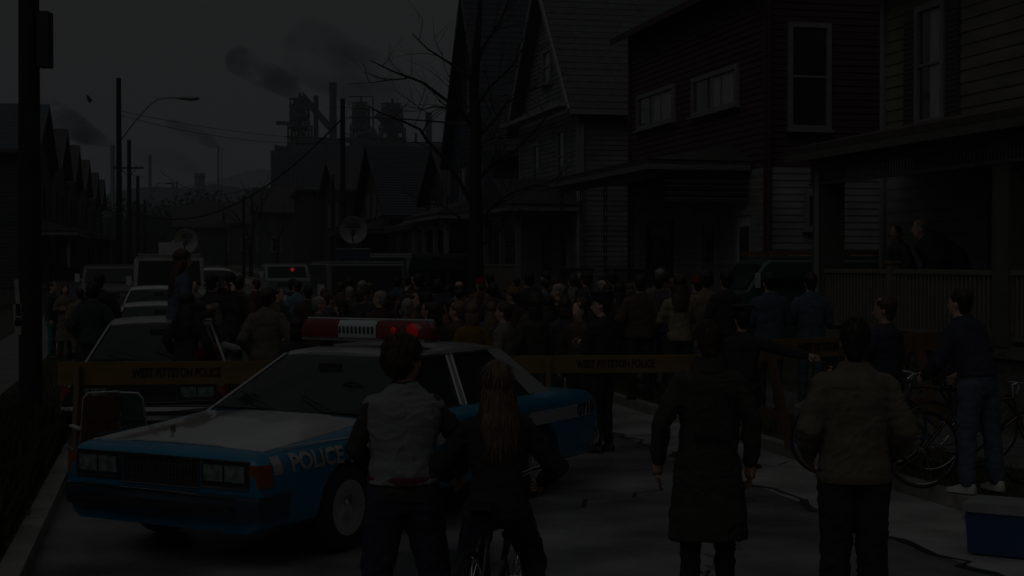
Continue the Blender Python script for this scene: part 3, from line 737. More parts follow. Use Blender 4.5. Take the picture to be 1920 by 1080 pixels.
def door(h, face, a, b, z0, z1, m, glassy=True, d=1):
    X = lambda x: d * x; c = (a + b) / 2
    def P(t, off, z, dt, do, dz): return (((X(-off), t, z), (do, dt, dz)) if face == 'f' else ((X(t), -off, z), (dt, do, dz)))
    mb = MB(); p, dd = P(c, .03, (z0 + z1) / 2, b - a, .05, z1 - z0); mb.box(p, dd); o = mb.build('door', m, h, bevel=.004)
    mb = MB()
    for (t, z, dt, dz) in ((a - .06, (z0 + z1) / 2, .12, z1 - z0), (b + .06, (z0 + z1) / 2, .12, z1 - z0), (c, z1 + .06, b - a + .24, .12)):
        p, dd = P(t, .05, z, dt, .1, dz); mb.box(p, dd)
    mb.build('door_frame', m_trimw, o)
    if glassy: mb = MB(); p, dd = P(c, .065, z1 - .65, (b - a) * .6, .02, .8); mb.box(p, dd); mb.build('door_pane', m_pane, o)
    mb = MB(); p, dd = P(b - .08, .09, z0 + 1, .05, .06, .05); mb.box(p, dd); mb.build('door_knob', chrome, o)
def porch(h, y0, y1, dep, zf, ze, zw, floorm, trimm, roofm, posts, pw=.14, style='box', rail=None, d=1, fascia=.25, slats=False):
    """floor, shed roof with hips, posts, railing; local frame of the house"""
    X = lambda x: -d * x
    mb = MB(); mb.box((X(dep / 2), (y0 + y1) / 2, zf - .08), (dep, y1 - y0, .16)); mb.build('porch_floor', floorm, h, bevel=.01)
    mb = MB(); mb.box((X(dep / 2), (y0 + y1) / 2, (zf - .16 - .1) / 2), (dep - .15, y1 - y0 - .15, zf - .06)); mb.build('porch_base', m_found, h)
    o = .35; t = min(1.2, dep * .5)
    mb = MB(); A = [(X(dep + o), y0 - o, ze), (X(dep + o), y1 + o, ze), (X(-.02), y1 + o, ze), (X(-.02), y0 - o, ze)]
    mb.slab(A, (0, 0, .06)); B = [(X(dep + o), y0 - o, ze + .06), (X(dep + o), y1 + o, ze + .06), (X(0), y1 - t, zw), (X(0), y0 + t, zw)]
    mb.slab(B, (0, 0, .05)); mb.poly([(X(dep + o), y0 - o, ze + .1), (X(0), y0 + t, zw + .05), (X(0), y0 - o, ze + .08)]); mb.poly([(X(dep + o), y1 + o, ze + .1), (X(0), y1 - t, zw + .05), (X(0), y1 + o, ze + .08)])
    mb.build('porch_roof', roofm, h)
    mb = MB(); f = fascia
    mb.box((X(dep + o - .03), (y0 + y1) / 2, ze - .06), (.05, y1 - y0 + 2 * o, .14)); mb.box((X((dep + o) / 2), y0 - o + .03, ze - .06), (dep + o - .1, .05, .14))
    mb.box((X(dep - .05), (y0 + y1) / 2, ze - f / 2 - .02), (.10, y1 - y0, f)); mb.box((X(dep / 2 - .06), y0 + .05, ze - f / 2 - .02), (dep - .14, .10, f))
    mb.build('porch_fascia', trimm, h)
    if slats:
        mb = MB()
        n = int((y1 - y0) / .09)
        for i in range(n): mb.box((X(dep + .012), y0 + .05 + i * .09, ze - f - .12), (.02, .035, .24))
        mb.box((X(dep), (y0 + y1) / 2, ze - f - .26), (.07, y1 - y0, .05))
        mb.build('frieze_spindles', trimm, h)
    for y in posts:
        mb = MB()
        if style == 'box': mb.box((X(dep - pw / 2), y, (zf + ze) / 2), (pw, pw, ze - zf)); mb.box((X(dep - pw / 2), y, zf + .1), (pw + .06, pw + .06, .2)); mb.box((X(dep - pw / 2), y, ze - .3), (pw + .06, pw + .06, .1))
        else:
            for dy in (-.12, .12): mb.tube([(X(dep - .05), y + dy, zf), (X(dep - .05), y + dy, ze)], .014, 6)
            n = int((ze - zf) / .25)
            for i in range(n):
                z = zf + .12 + i * .25
                pts = [(X(dep - .05), y + .11 * math.sin(q / 8 * 6.283), z + .11 * math.cos(q / 8 * 6.283)) for q in range(9)]
                mb.tube(pts, .009, 5)
        mb.build('porch_post', trimm if style == 'box' else m_iron, h, bevel=.006 if style == 'box' else 0)
    if rail:
        for (ya, yb, rm, gap, rh) in rail:
            mb = MB(); x = X(dep - .07)
            mb.box((x, (ya + yb) / 2, zf + rh), (.08 if gap > .11 or rm != m_iron else .03, yb - ya, .07)); mb.box((x, (ya + yb) / 2, zf + .1), (.05, yb - ya, .05))
            n = int((yb - ya) / gap)
            for i in range(n + 1):
                y = ya + (yb - ya) * i / n; mb.box((x, y, zf + rh / 2 + .05), (.035 if rm != m_iron else .014, .05 if rm != m_iron else .014, rh - .1))
            mb.build('railing', rm, h)
def steps(h, y0, y1, dep, zf, m, d=1, n=5):
    X = lambda x: -d * x
    mb = MB()
    for i in range(n): mb.box((X(dep + .15 + i * .28), (y0 + y1) / 2, zf * (1 - (i + 1) / (n + .2)) / 2 + .03), (.28, y1 - y0, zf * (1 - (i + 1) / (n + .2)) + .1))
    mb.build('porch_steps', m_found, h)

yellow = sid('siding_yellow', (.155, .15, .115)); red = sid('siding_red', (.062, .027, .034)); beige = sid('siding_beige', (.235, .235, .24)); greyg = sid('siding_grey_green', (.15, .175, .16))
# --- yellow house, nearest on the right
H1 = house('clapboard_house', 'yellow clapboard house nearest on the right, wide spindled porch with posts and railing', 13.0, 12.4, 12.93, 9, 1.05, 7.4, 10.0, 'gy', yellow, pitch=.21, trim=m_trimw, group='houses along the right side',
           front=[(10.25, 11.05, 4.62, 6.5, 'sash', m_trimw, 'curtain', 'shutters'), (5.6, 6.5, 4.8, 6.7, 'sash', m_trimw, 'curtain', 'shutters'), (2.0, 2.9, 4.8, 6.7, 'sash', m_trimw, 'shutters'), (5.2, 6.2, 1.9, 3.5, 'sash')])
mb = MB(); mb.box((-.012, 9.0, 2.6), (.012, 6.6, 2.9)); mb.build('porch_wall', beige, H1)
door(H1, 'f', 7.7, 8.7, 1.05, 3.3, mat('door_grey', (.22, .24, .235), .5), False)
door(H1, 'f', 4.2, 5.1, 1.05, 3.2, mat('door_dark', (.03, .03, .03), .5), True)
mb = MB(); mb.box((-.12, 7.2, 2.75), (.14, .12, .22)); mb.build('porch_lamp', m_iron, H1, bevel=.01)
mb = MB(); mb.box((-.1, 6.85, 2.2), (.1, .35, .5)); mb.build('letter_box', m_iron, H1, bevel=.02)
m_fl = mat('porch_boards', (.14, .14, .13), .6, stretch=(1, 6, 1))
porch(H1, 0, 11.0, 2.1, 1.02, 3.98, 4.55, m_fl, mat('porch_trim_brown', (.10, .10, .09), .6), mat('porch_roof_brown', (.07, .055, .05), .8), [10.72, 5.0, .3], .40, 'box', rail=[(.5, 8.05, mat('railing_grey', (.17, .16, .14), .6), .115, .98), (8.25, 10.6, mat('railing_grey', (0,0,0)), .115, .98)], slats=True)
mb = MB(); mb.tube([(-2.15, 10.62, 1.0), (-2.15, 10.62, 3.7)], .05, 8); mb.build('downspout', m_trimw, H1)
for y in (8.15,):
    mb = MB(); mb.box((-2.03, y, 1.55), (.14, .14, 1.12)); mb.box((-2.03, y, 2.14), (.19, .19, .05)); mb.build('newel_post', mat('newel_yellow', (.17, .15, .09), .6), H1, bevel=.008)
# --- red house
H2 = house('red_house', 'dark red clapboard house with pale siding below, slot windows and an iron trellis porch', 30.9, 9.9, 12.93, 11, 1.0, 8.6, 11.4, 'gy', red, beige, 4.25, pitch=.15, trim=mat('trim_red', (.06, .015, .018), .6), group='houses along the right side',
           front=[(1.75, 4.6, 5.85, 6.6, 'triple', m_trimw, 'curtain'), (6.15, 9.05, 5.9, 6.65, 'triple', m_trimw, 'curtain'), (6.3, 8.2, 1.75, 3.1, 'sash', m_trimd)],
           side=[(.55, 1.35, 5.15, 7.3, 'sash'), (.95, 1.32, 2.95, 3.6, 'plain'), (4.5, 5.3, 5.15, 7.3, 'sash'), (4.2, 5, 2.6, 3.8, 'sash')])
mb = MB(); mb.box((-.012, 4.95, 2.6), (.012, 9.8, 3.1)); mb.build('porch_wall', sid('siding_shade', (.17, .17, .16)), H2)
door(H2, 'f', .75, 1.65, 1.0, 3.2, mat('door_white', (.35, .36, .35), .5)); door(H2, 'f', 3.0, 3.9, 1.0, 3.2, mat('door_tan', (.16, .15, .13), .5))
porch(H2, 1.2, 9.8, 2.15, 1.0, 4.33, 4.85, m_fl, mat('porch_trim_grey', (.14, .15, .14), .6), mat('porch_roof_dark', (.045, .045, .042), .8), [1.35, 3.2, 5.4, 7.6, 9.6], .1, 'iron', rail=[(1.35, 5.4, m_iron, .12, .95), (6.6, 9.6, m_iron, .12, .95)])
mb = MB()
for i in range(5): mb.box((-1.0, 1.1, 3.55 + i * .14), (2.0, .05, .06), Matrix.Rotation(R(25), 3, 'X'))
mb.box((-1.0, 1.12, 4.22), (2.1, .04, .06)); mb.build('awning_louvres', mat('louvre_grey', (.12, .12, .12), .5), H2)
mb = MB(); mb.tube([(-.02, -.12, .9), (-.02, -.12, 8.4)], .05, 8); mb.build('downspout', mat('trim_red', (0,0,0)), H2)
steps(H2, 5.5, 6.5, 2.15, 1.0, None)
# --- grey-green gabled house
H3 = house('gabled_house', 'grey-green clapboard house with a tall front gable and pale eaves, left of the red house', 46.3, 7.9, 12.93, 12, 1.0, 7.2, 11.6, 'gx', greyg, roofm=m_shing, trim=mat('eave_pale', (.22, .24, .23), .6), pitch=.16, group='houses along the right side',
           front=[(1.6, 2.35, 4.7, 6.3, 'sash', m_trimw), (5.0, 5.75, 4.5, 6.1, 'sash', m_trimw), (3.4, 4.4, 8.2, 9.2, 'sash', m_trimw)], side=[(3, 3.8, 4.6, 6.2, 'sash', m_trimd), (6, 6.8, 4.6, 6.2, 'sash', m_trimd)])
mb = MB(); k = .45
mb.bar((-.5, -.3, 7.0), (-.5, 8.2, 7.0), .5, .14); mb.build('pent_eave', mat('eave_pale', (0,0,0)), H3)
mb = MB(); mb.tube([(-.1, -.12, 6.8), (.1, -.12, 6.4), (.1, -.12, .9)], .05, 8); mb.build('downspout', mat('trim_pale', (0,0,0)), H3)
porch(H3, 0.1, 7.8, 2.0, 1.0, 3.75, 4.7, m_fl, mat('porch_trim_grey', (0,0,0)), m_shingd, [.3, 2.6, 5.2, 7.6], .16, 'box', rail=[(.4, 5.1, mat('railing_grey', (0,0,0)), .13, .9)])
mb = MB(); mb.slab([(-2.36, .1, 3.85), (-2.36, 4.3, 3.85), (-2.36, 2.2, 4.75)], (2.3, 0, 0)); mb.build('porch_gable', m_shingd, H3)
door(H3, 'f', 3.6, 4.5, 1.0, 3.1, mat('door_red', (.10, .02, .02), .5))
window(H3, 'f', (1.2, 2.1, 1.9, 3.2, 'sash', m_trimw), lambda x: x)
# --- blue slate house
blues = sid('siding_blue', (.035, .046, .07))
H4 = house('slate_house', 'blue house with a very steep slate roof, just behind the bare tree', 57.5, 8.6, 12.6, 12, 1.0, 6.7, 13.0, 'gx', blues, roofm=m_slate, pitch=.18, trim=mat('trim_blue', (.05, .06, .07), .6), group='houses along the right side',
           front=[(2.0, 2.8, 4.2, 5.8, 'sash', m_trimw), (5.6, 6.4, 4.2, 5.8, 'sash', m_trimw), (3.7, 4.7, 8.3, 9.6, 'sash', m_trimw)], side=[(2, 2.8, 4.2, 5.8, 'sash', m_trimw)])
porch(H4, .2, 8.2, 1.9, 1.0, 3.7, 4.5, m_fl, mat('porch_post_white', (.17, .18, .19), .6), m_shingd, [.4, 2.8, 5.4, 8.0], .18, 'box')
door(H4, 'f', 3.4, 4.3, 1.0, 3.1, mat('door_navy', (.03, .04, .1), .5))
# --- low brown house with slate roof
H5 = house('brown_house', 'low brown house with broad dark slate roof and pale gable, behind the news vans', 78, 13, 11.6, 20, .8, 4.2, 8.1, 'gx', sid('siding_olive', (.06, .065, .05)), roofm=m_slate, pitch=.2, rows=True, trim=mat('trim_black', (.02, .02, .018), .6), group='houses along the right side',
           front=[(3.2, 4.0, 4.3, 5.4, 'sash', m_trimw), (8.2, 9.0, 4.3, 5.4, 'sash', m_trimw), (5.6, 6.2, 4.3, 5.3, 'plain', m_trimw)], side=[(2, 3, 1.8, 3.2, 'sash', m_trimd)])
porch(H5, .5, 12.5, 1.9, .8, 3.3, 3.9, m_fl, m_trimd, m_shingd, [.8, 4.4, 8.4, 12], .16, 'box')
H6 = house('green_house', 'dark green two storey house between the slate roofs, mostly behind the bare tree', 68.5, 7.6, 13.2, 10, .9, 4.9, 7.3, 'gx', sid('siding_dark_green', (.04, .055, .045)), roofm=m_shingd, group='houses along the right side',
           front=[(1.5, 2.3, 3.9, 4.7, 'sash', m_trimw), (5, 5.8, 3.9, 4.7, 'sash', m_trimw)], rows=False)
porch(H6, .2, 7.2, 1.9, .9, 3.4, 4.1, m_fl, m_trimd, m_shingd, [.4, 3.6, 7.0], .16, 'box')
# further right: brick house and two more
bricks = mat('dark_brick', (.05, .035, .032), .85, var=.25, scale=8)
H7 = house('brick_house', 'dark brick two storey house beyond the brown house, left of the wooden pole', 100, 11, 11.6, 9, .6, 6.3, 8.4, 'gx', bricks, roofm=m_shingd, rows=False, group='houses along the right side', front=[(2, 2.8, 4, 5.4, 'sash', m_trimw), (7, 7.8, 4, 5.4, 'sash', m_trimw)], side=[(2, 2.8, 4, 5.4, 'sash', m_trimw), (2, 2.8, 1.6, 3.0, 'sash', m_trimw)])
H8 = house('brick_house', 'low roofed dark brick house farthest along the right kerb', 122, 14, 11.6, 10, .6, 7.0, 7.4, 'gx', bricks, roofm=mat('roof_blue_grey', (.06, .07, .085), .6), rows=False, group='houses along the right side')
# --- left row: roofs step down to the vanishing point
lw = [sid('siding_left_' + c, k) for c, k in (('a', (.045, .05, .05)), ('b', (.05, .05, .045)), ('c', (.06, .055, .05)), ('d', (.05, .055, .06)))]
LH = [(74, 12.5, 7.0, 9.6, 'gx', 'biggest house of the left row, broad blue-grey roof, beside the near utility pole', lw[0], mat('roof_blue', (.05, .065, .09), .5)),
      (90, 10.5, 7.0, 9.5, 'gx', 'second house of the left row, its roof just right of the blue-grey roof', lw[1], m_shingd),
      (104, 9.5, 6.8, 9.4, 'gx', 'third dark house of the left row, roof edge a step lower than the second', lw[2], m_shingd),
      (118, 11, 6.8, 9.2, 'gx', 'fourth dark house of the left row, halfway down the stepped roofs', lw[3], m_shingd),
      (135, 10, 6.6, 9.0, 'gx', 'fifth house of the left row, small gable near the tall lamp pole', lw[0], m_shingd),
      (150, 10, 6.6, 9.0, 'gx', 'sixth and farthest house of the left row, touching the lamp pole', lw[1], m_shingd)]
for i, (u, Ln, ze, zr, rf, lab, wm, rm) in enumerate(LH):
    wins = [(Ln * .25 - .4, Ln * .25 + .4, 4.2, 5.6, 'sash', m_trimd), (Ln * .7 - .4, Ln * .7 + .4, 4.2, 5.6, 'sash', m_trimd), (Ln * .25 - .4, Ln * .25 + .4, 1.6, 3.0, 'sash', m_trimd)]
    h = house('row_house', lab, u, Ln, -6.1, 10, .6, ze, zr, 'gx', wm, roofm=rm, d=-1, rows=i < 1, group='houses along the left side', front=wins, side=[(3, 3.8, 4.2, 5.6, 'sash', m_trimd), (6, 6.8, 4.2, 5.6, 'sash', m_trimd), (2, 2.8, 1.6, 3.0, 'sash', m_trimd)])
    porch(h, .3, Ln - .3, 1.8, .6, 3.1, 3.8, m_fl, m_trimd if i else mat('porch_trim_grey', (0,0,0)), m_shingd, [.5, Ln / 2, Ln - .5], .16, 'box', d=-1)
h = house('row_house', 'low dark house with a porch at far left, before the big blue-grey roof', 56, 11, -8.6, 9, .5, 4.6, 7.2, 'gx', lw[2], roofm=m_shingd, d=-1, rows=True, group='houses along the left side', front=[(2, 3, 1.6, 3, 'sash', m_trimd)], side=[(2, 3, 1.6, 3, 'sash', m_trimd)])
porch(h, .3, 10.7, 1.8, .5, 2.9, 3.5, m_fl, mat('porch_trim_grey', (0,0,0)), mat('roof_blue', (0,0,0)), [.5, 5.5, 10.5], .16, 'box', d=-1)

# ================================================================== TREES
bark = mat('bark', (.022, .018, .016), .95, var=.3, scale=5, bump=.6)
def branch(mb, p, d, length, r, depth, q, spread=.6, seg=7):
    n = 5; pts = [p]; rad = [r]; dd = d.copy()
    for i in range(n):
        dd = (dd + Vector((q.uniform(-.18, .18), q.uniform(-.18, .18), q.uniform(-.10, .16)))).normalized()
        pts.append(pts[-1] + dd * length / n); rad.append(r * (1 - (i + 1) / n * .42))
    mb.tube(pts, rad, max(4, seg), caps=True)
    if depth == 0: return
    k = 2 if depth > 1 else 3
    for j in range(k):
        i = n if j == 0 else q.randint(2, n)
        a = q.uniform(0, 6.283); side = Vector((math.cos(a), math.sin(a), q.uniform(-.1, .5)))
        nd = (dd * (1 - spread * .5) + side * spread).normalized()
        branch(mb, pts[i], nd, length * q.uniform(.55, .8), rad[i] * q.uniform(.5, .72), depth - 1, q, spread, seg - 1)
def bare_tree(name, loc, h, r, label, seed, depth=4, group=None, limbs=None, cat='tree', trunk=.38):
    t = empty(name, loc, 0, label, cat, group); q = random.Random(seed)
    mb = MB(); th = h * .38
    pts = [Vector((q.uniform(-.02, .02) * i, q.uniform(-.02, .02) * i, th * i / 5)) for i in range(6)]; pts[0].z = -.3
    mb.tube(pts, [r * 1.35, r * 1.08, r, r * .95, r * .9, r * .85], 12); mb.build('trunk', bark, t, smooth=True)
    mb = MB()
    for i in range(4): 
        a = i * 1.57 + q.uniform(-.4, .4); d = Vector((math.cos(a) * .55, math.sin(a) * .55, 1)).normalized()
        branch(mb, pts[-1] - Vector((0, 0, .1 + .25 * i * (i > 1))), d, h * .3, r * .5, depth - 1, q, .6)
    for (z, dx, dy, dz, l, rr_) in (limbs or []): branch(mb, Vector((0, 0, z)), Vector((dx, dy, dz)).normalized(), l, rr_, 3, q, .45)
    mb.build('crown', bark, t, smooth=True)
    return t
def street_tree():
    """the big tree: one tall trunk, thin limbs arching over the street"""
    Yt = 37.0; base = atpx(893, Yt, .12); t = empty('bare_tree', base, 0, 'big bare tree rising in front of the grey-green house on the right kerb', 'tree', 'bare trees along the street'); q = random.Random(5)
    def Q(px, py, dy=0): p = atpx(px, Yt, HCAM + (HOR - py) / FPX * Yt) - base; p.y += dy; return p
    mb = MB(); mb.tube([V_(0, 0, -.3), V_(0, 0, .5), Q(892, 460), Q(893, 400), Q(891, 320), Q(893, 240), Q(889, 170), Q(893, 100), Q(899, 30), Q(902, -40)], [.30, .22, .185, .17, .155, .14, .12, .10, .07, .04], 12); mb.build('trunk', bark, t, smooth=True)
    mb = MB()
    limbs = [([(889, 245), (868, 212), (828, 184), (792, 158), (765, 148), (735, 138), (700, 120)], .055, -.6), ([(888, 236), (868, 220), (842, 203), (815, 198), (790, 203), (755, 194)], .035, .5),
             ([(890, 395), (862, 340), (838, 305), (806, 268), (788, 246), (760, 232), (725, 220), (700, 208)], .06, -.9), ([(866, 205), (864, 180), (856, 163), (846, 152), (838, 136), (830, 100)], .02, -.3),
             ([(765, 148), (730, 152), (700, 158), (660, 162)], .02, -.4), ([(793, 250), (805, 215), (825, 205), (838, 200)], .016, -.4), ([(890, 150), (870, 138), (845, 118), (800, 90), (770, 60)], .05, .4), ([(892, 130), (905, 90), (935, 40), (960, -20)], .05, .5),
             ([(893, 340), (930, 300), (965, 285), (1000, 250), (1030, 215)], .05, -.5), ([(893, 420), (925, 385), (960, 360), (1010, 345), (1040, 352)], .04, .5), ([(894, 260), (925, 225), (950, 190), (990, 165), (1040, 150)], .05, .8),
             ([(893, 440), (860, 405), (825, 385), (780, 378)], .035, -.5), ([(892, 470), (925, 440), (955, 425), (985, 398)], .03, .6), ([(893, 200), (920, 165), (960, 130), (985, 90)], .05, -.6), ([(891, 300), (905, 270), (930, 262), (985, 262)], .03, -.7)]
    for pts, r, dy in limbs:
        n = len(pts); P_ = [Q(x + q.uniform(-2, 2), y, dy * i / (n - 1)) for i, (x, y) in enumerate(pts)]; mb.tube(P_, [r * (1 - .75 * i / (n - 1)) for i in range(n)], 7)
        for i in range(1, n):
            for _ in range(3 if P_[i].x > 0 else 1):
                d = (P_[i] - P_[i - 1]).normalized(); a = q.uniform(0, 6.283); d = (d * .5 + Vector((math.cos(a), math.sin(a), q.uniform(-.3, .8))) * .7).normalized()
                branch(mb, P_[i].lerp(P_[i - 1], q.random()), d, q.uniform(.5, 1.1), .011, 1, q, .6, 5)
    mb.build('crown', bark, t, smooth=True)
V_ = lambda *a: Vector(a)
street_tree()
for (px, Y, h_, sd, lab) in ((845, 74, 7, 3, 'small bare tree in front of the low brown house'), (470, 120, 9, 5, 'thin bare tree under the steelworks wall, left of the news vans'), (520, 150, 9, 8, 'bare tree before the steelworks wall at the street end'), (300, 170, 8, 9, 'bare tree beyond the tall lamp pole'), (400, 200, 10, 12, 'farthest bare tree at the end of the street')):
    bare_tree('bare_tree', atpx(px, Y, 1.0), h_, .16, lab, sd, 3, group='bare trees along the street')
# far wooded end of the street
def mass(name, label, items, m, seed, leaf=.5, n=900):
    mb = MB(); q = random.Random(seed)
    for (px, Y, zc, rx, rz) in items:
        c = atpx(px, Y, zc)
        for i in range(n):
            while True:
                p = Vector((q.uniform(-1, 1), q.uniform(-1, 1), q.uniform(-1, 1)))
                if p.length < 1: break
            p = Vector((p.x * rx, p.y * 6, p.z * rz)) * (1 + .25 * noise.noise(p * 3)); a = q.uniform(0, 3.14); s_ = leaf * q.uniform(.5, 1.3)
            x = Vector((math.cos(a), math.sin(a) * .5, q.uniform(-.5, .5))) * s_; y = Vector((q.uniform(-.4, .4), .3, 1)) * s_
            o = c + p; mb.poly([o - x - y * .5, o + x - y * .3, o + y])
    o = mb.build(name, m); tag(o, label, 'trees', kind='stuff'); return o
mass('distant_woods', 'dark wooded bank closing the end of the street', [(px, 235 + (px % 7) * 6, 2.5 + (px * 7 % 5) * .9, 8, 5 + (px % 3)) for px in range(200, 660, 24)], mat('far_foliage', (.025, .034, .03), .95, var=.4, scale=.3), 4, .32, 2600)
far_h = [(330, 190, 7, 6, 5.2), (375, 200, 8, 6, 6), (430, 185, 8, 6, 5.5), (485, 165, 7, 6, 6.5), (470, 210, 9, 7, 8)]
for i, (px, Y, w, d_, hh) in enumerate(far_h):
    p = atpx(px, Y, 0); uu, vv = uv_of(p)
    house('far_house', ['small grey house at the street end right of the lamp pole', 'grey house second from the lamp pole at the street end', 'pale gabled house at the street end under the hill', 'dark house at the street end nearest the steelworks wall', 'tall dark house behind the street end houses'][i], uu, w, vv, d_, .5, hh, hh + 2.5, 'gx', lw[i % 4], roofm=m_shingd, rows=False, group='houses at the end of the street', front=[(1, 2, 2, 3.5, 'sash', m_trimw)], side=[(1.5, 2.4, 2, 3.5, 'sash', m_trimw)])

# ================================================================== POLES, LAMPS, WIRES
wood = mat('pole_wood', (.022, .018, .016), .9, var=.3, scale=4, stretch=(6, 6, .6), bump=.5)
def pole(px, Y, H, r, label, arm=None, cross=None, name='utility_pole'):
    z = gz(Y) + .12; p = empty(name, atpx(px, Y, z), 0, label, 'utility pole', 'wooden utility poles')
    mb = MB(); mb.tube([(0, 0, -.3), (0, 0, H * .5), (0, 0, H)], [r, r * .85, r * .72], 14); mb.build('shaft', wood, p, smooth=True, angle=50)
    if cross:
        for zc in cross:
            mb = MB(); mb.box((.0, -.12, zc), (2.2, .1, .12)); mb.bar((-.6, -.12, zc), (0, -.1, zc - .7), .04); mb.bar((.6, -.12, zc), (0, -.1, zc - .7), .04); c = mb.build('crossarm', wood, p)
            for x in (-1, -.55, .55, 1):
                mb = MB(); mb.tube([(x, -.12, zc + .05), (x, -.12, zc + .12), (x, -.12, zc + .2)], [.02, .045, .03], 8); mb.build('insulator', mat('insulator', (.1, .07, .05), .3), c)
    if arm:
        za, l, rise = arm; steel = mat('arm_steel', (.16, .17, .17), .5, .4)
        pts = [(r * .7, 0, za), (l * .28, 0, za + rise * .45), (l * .5, 0, za + rise * .8), (l * .66, 0, za + rise * .97), (l * .85, 0, za + rise), (l * 1.0, 0, za + rise)]
        mb = MB(); mb.tube(pts, .035, 8); mb.build('lamp_arm', steel, p, smooth=True)
        mb = MB(); mb.tube([(l * .96, 0, za + rise), (l * 1.04, 0, za + rise - .02), (l * 1.2, 0, za + rise - .05), (l * 1.33, 0, za + rise - .03), (l * 1.36, 0, za + rise)], [.06, .13, .2, .15, .05], 10, flat=.55); mb.build('lamp_head', steel, p, smooth=True)
    return p
p0 = pole(56.5, 17.0, 9.5, .135, 'thick near utility pole at the left edge with paper notices pinned to it')
mb = MB(); mb.box((.18, 0, 4.28 - .12 + .36), (.13, .2, .62)); mb.build('junction_box', mat('box_black', (.02, .02, .02), .6), p0, bevel=.02)
paper = mat('paper', (.30, .28, .26), .8)
for (x, z, w, h_) in ((-.105, 1.42, .10, .25), (-.11, 1.62, .05, .4), (-.06, 1.28, .16, .16)):
    mb = MB(); mb.box((x, -.10, z), (w, .012, h_), Matrix.Rotation(R(-4), 3, 'Y')); n_ = mb.build('notice', paper, p0)
mb = MB()
for i in range(4): mb.box((-.105, -.108, 1.49 - i * .035), (.06, .004, .012))
mb.box((-.105, -.108, 1.36), (.05, .004, .06)); mb.build('notice_print', inkm, p0)
pole(224, 76, 10.9, .17, 'tall wooden pole with the curved street lamp arm above the left row', arm=(7.8, 3.0, 2.1))
pole(243, 113, 10.4, .2, 'wooden pole with a cross arm just right of the tall lamp pole', cross=[8.3])
pole(259, 140, 9.0, .2, 'third wooden pole down the left side', cross=None)
pole(272, 165, 7.5, .2, 'fourth and shortest wooden pole down the left side, small curved lamp', arm=(6.5, 2.2, 2.9))
pole(643, 86.6, 10.9, .19, 'wooden pole beside the steelworks wall on the right, wires sagging to its left')
pole(457, 120, 6.5, .15, 'short slim pole near the street end, between the news vans and the far houses')
pole(625, 96, 7.0, .12, 'thin grey metal pole just left of the right wooden pole')
wirem = mat('wire_black', (.01, .01, .01), .6)
def wire(a, b, sag, label, r=.03, n=14):
    mb = MB(); pts = []
    for i in range(n + 1):
        t = i / n; p = Vector(a).lerp(Vector(b), t); p.z -= sag * 4 * t * (1 - t); pts.append(p)
    mb.tube(pts, r, 5); o = mb.build('overhead_wire', wirem); tag(o, label, 'wire', 'overhead wires')
def pz(px, py, Y): return (atpx(px, Y, HCAM + (HOR - py) / FPX * Y))
wire(pz(643, 222, 86.6), pz(243, 395, 113), 2.6, 'thick wire sagging left from the right wooden pole across the hill', .055)
wire(pz(643, 222, 86.6), pz(893, 236, 37), -.1, 'wire running right from the wooden pole into the bare tree', .03)
wire(pz(224, 208, 76), pz(643, 262, 86.6), .3, 'upper thin wire between the two tall poles', .014)
wire(pz(224, 216, 76), pz(643, 268, 86.6), .5, 'lower thin wire between the two tall poles', .014)
wire(pz(643, 250, 86.6), pz(900, 262, 60), .3, 'thin wire from the right wooden pole to the slate house', .02)
wire(pz(243, 322, 113), pz(272, 330, 165), .3, 'short wire between the cross arm pole and the next pole', .02)
wire(pz(300, 320, 165), pz(470, 352, 150), 1.5, 'thin wire over the far houses at the street end', .03)
wire(pz(548, 360, 118), pz(640, 375, 98), .5, 'drooping wire left of the right wooden pole', .03)
# bird
b = empty('bird', atpx(168, 60, HCAM + (494 - 186) / FPX * 60), 0, 'dark bird flying high above the left roofs', 'bird')
mb = MB(); mb.tube([(0.05, 0, -.16), (.02, 0, -.05), (-.03, 0, .08), (-.06, 0, .15)], [.02, .07, .06, .02], 8); mb.build('body', mat('bird_black', (.015, .02, .02), .7), b, smooth=True)
for s in (1, -1):
    mb = MB(); mb.slab([(0, s * .03, .06), (.03, s * .28, .02), (.06, s * .34, -.08), (.03, s * .05, -.05)], (.01, 0, 0)); mb.build('wing', mat('bird_black', (0,0,0)), b)

# ================================================================== STEELWORKS AND HILLS
YM = 400.0
def M(px, py, Y=YM): return atpx(px, Y, HCAM + (HOR - py) / FPX * Y)
def W_(n, Y=YM): return n / FPX * Y
steel1 = mat('mill_steel', (.045, .05, .06), .8, var=.3, scale=.1); steel2 = mat('mill_wall', (.06, .068, .085), .8, var=.15, scale=.05, stretch=(1, 1, .2))
mill = empty('steel_mill', M(600, 490), 0, 'dark steelworks shed of tall plain walls behind the low brown house', 'factory')
def mbox(mb, x0, x1, y0, y1, Y=YM, dep=30, yo=0):
    a = M(x0, y1, Y); c = M(x1, y0, Y); mb.box(((a.x + c.x) / 2, Y + yo + dep / 2, (a.z + c.z) / 2), (c.x - a.x, dep, c.z - a.z))
def mbuild(mb, name, m, root, smooth=False):
    bmesh.ops.translate(mb.bm, verts=mb.bm.verts, vec=-root.location); return mb.build(name, m, root, smooth=smooth)
mb = MB(); mbox(mb, 508, 690, 283, 500); mbox(mb, 530, 690, 270, 300, yo=6); mbox(mb, 690, 870, 262, 500, dep=40, yo=8); mbuild(mb, 'main_shed', steel2, mill)
mb = MB(); mbox(mb, 548, 640, 383, 500, dep=12, yo=-16); mbuild(mb, 'low_shed', mat('mill_low', (.05, .055, .065), .8), mill)
mb = MB()
for x in range(512, 690, 9): mbox(mb, x, x + 1.2, 285, 498, dep=.6, yo=-.7)
for x in range(515, 535, 6): mbox(mb, x, x + 4, 272 + (x % 5), 284, dep=5)
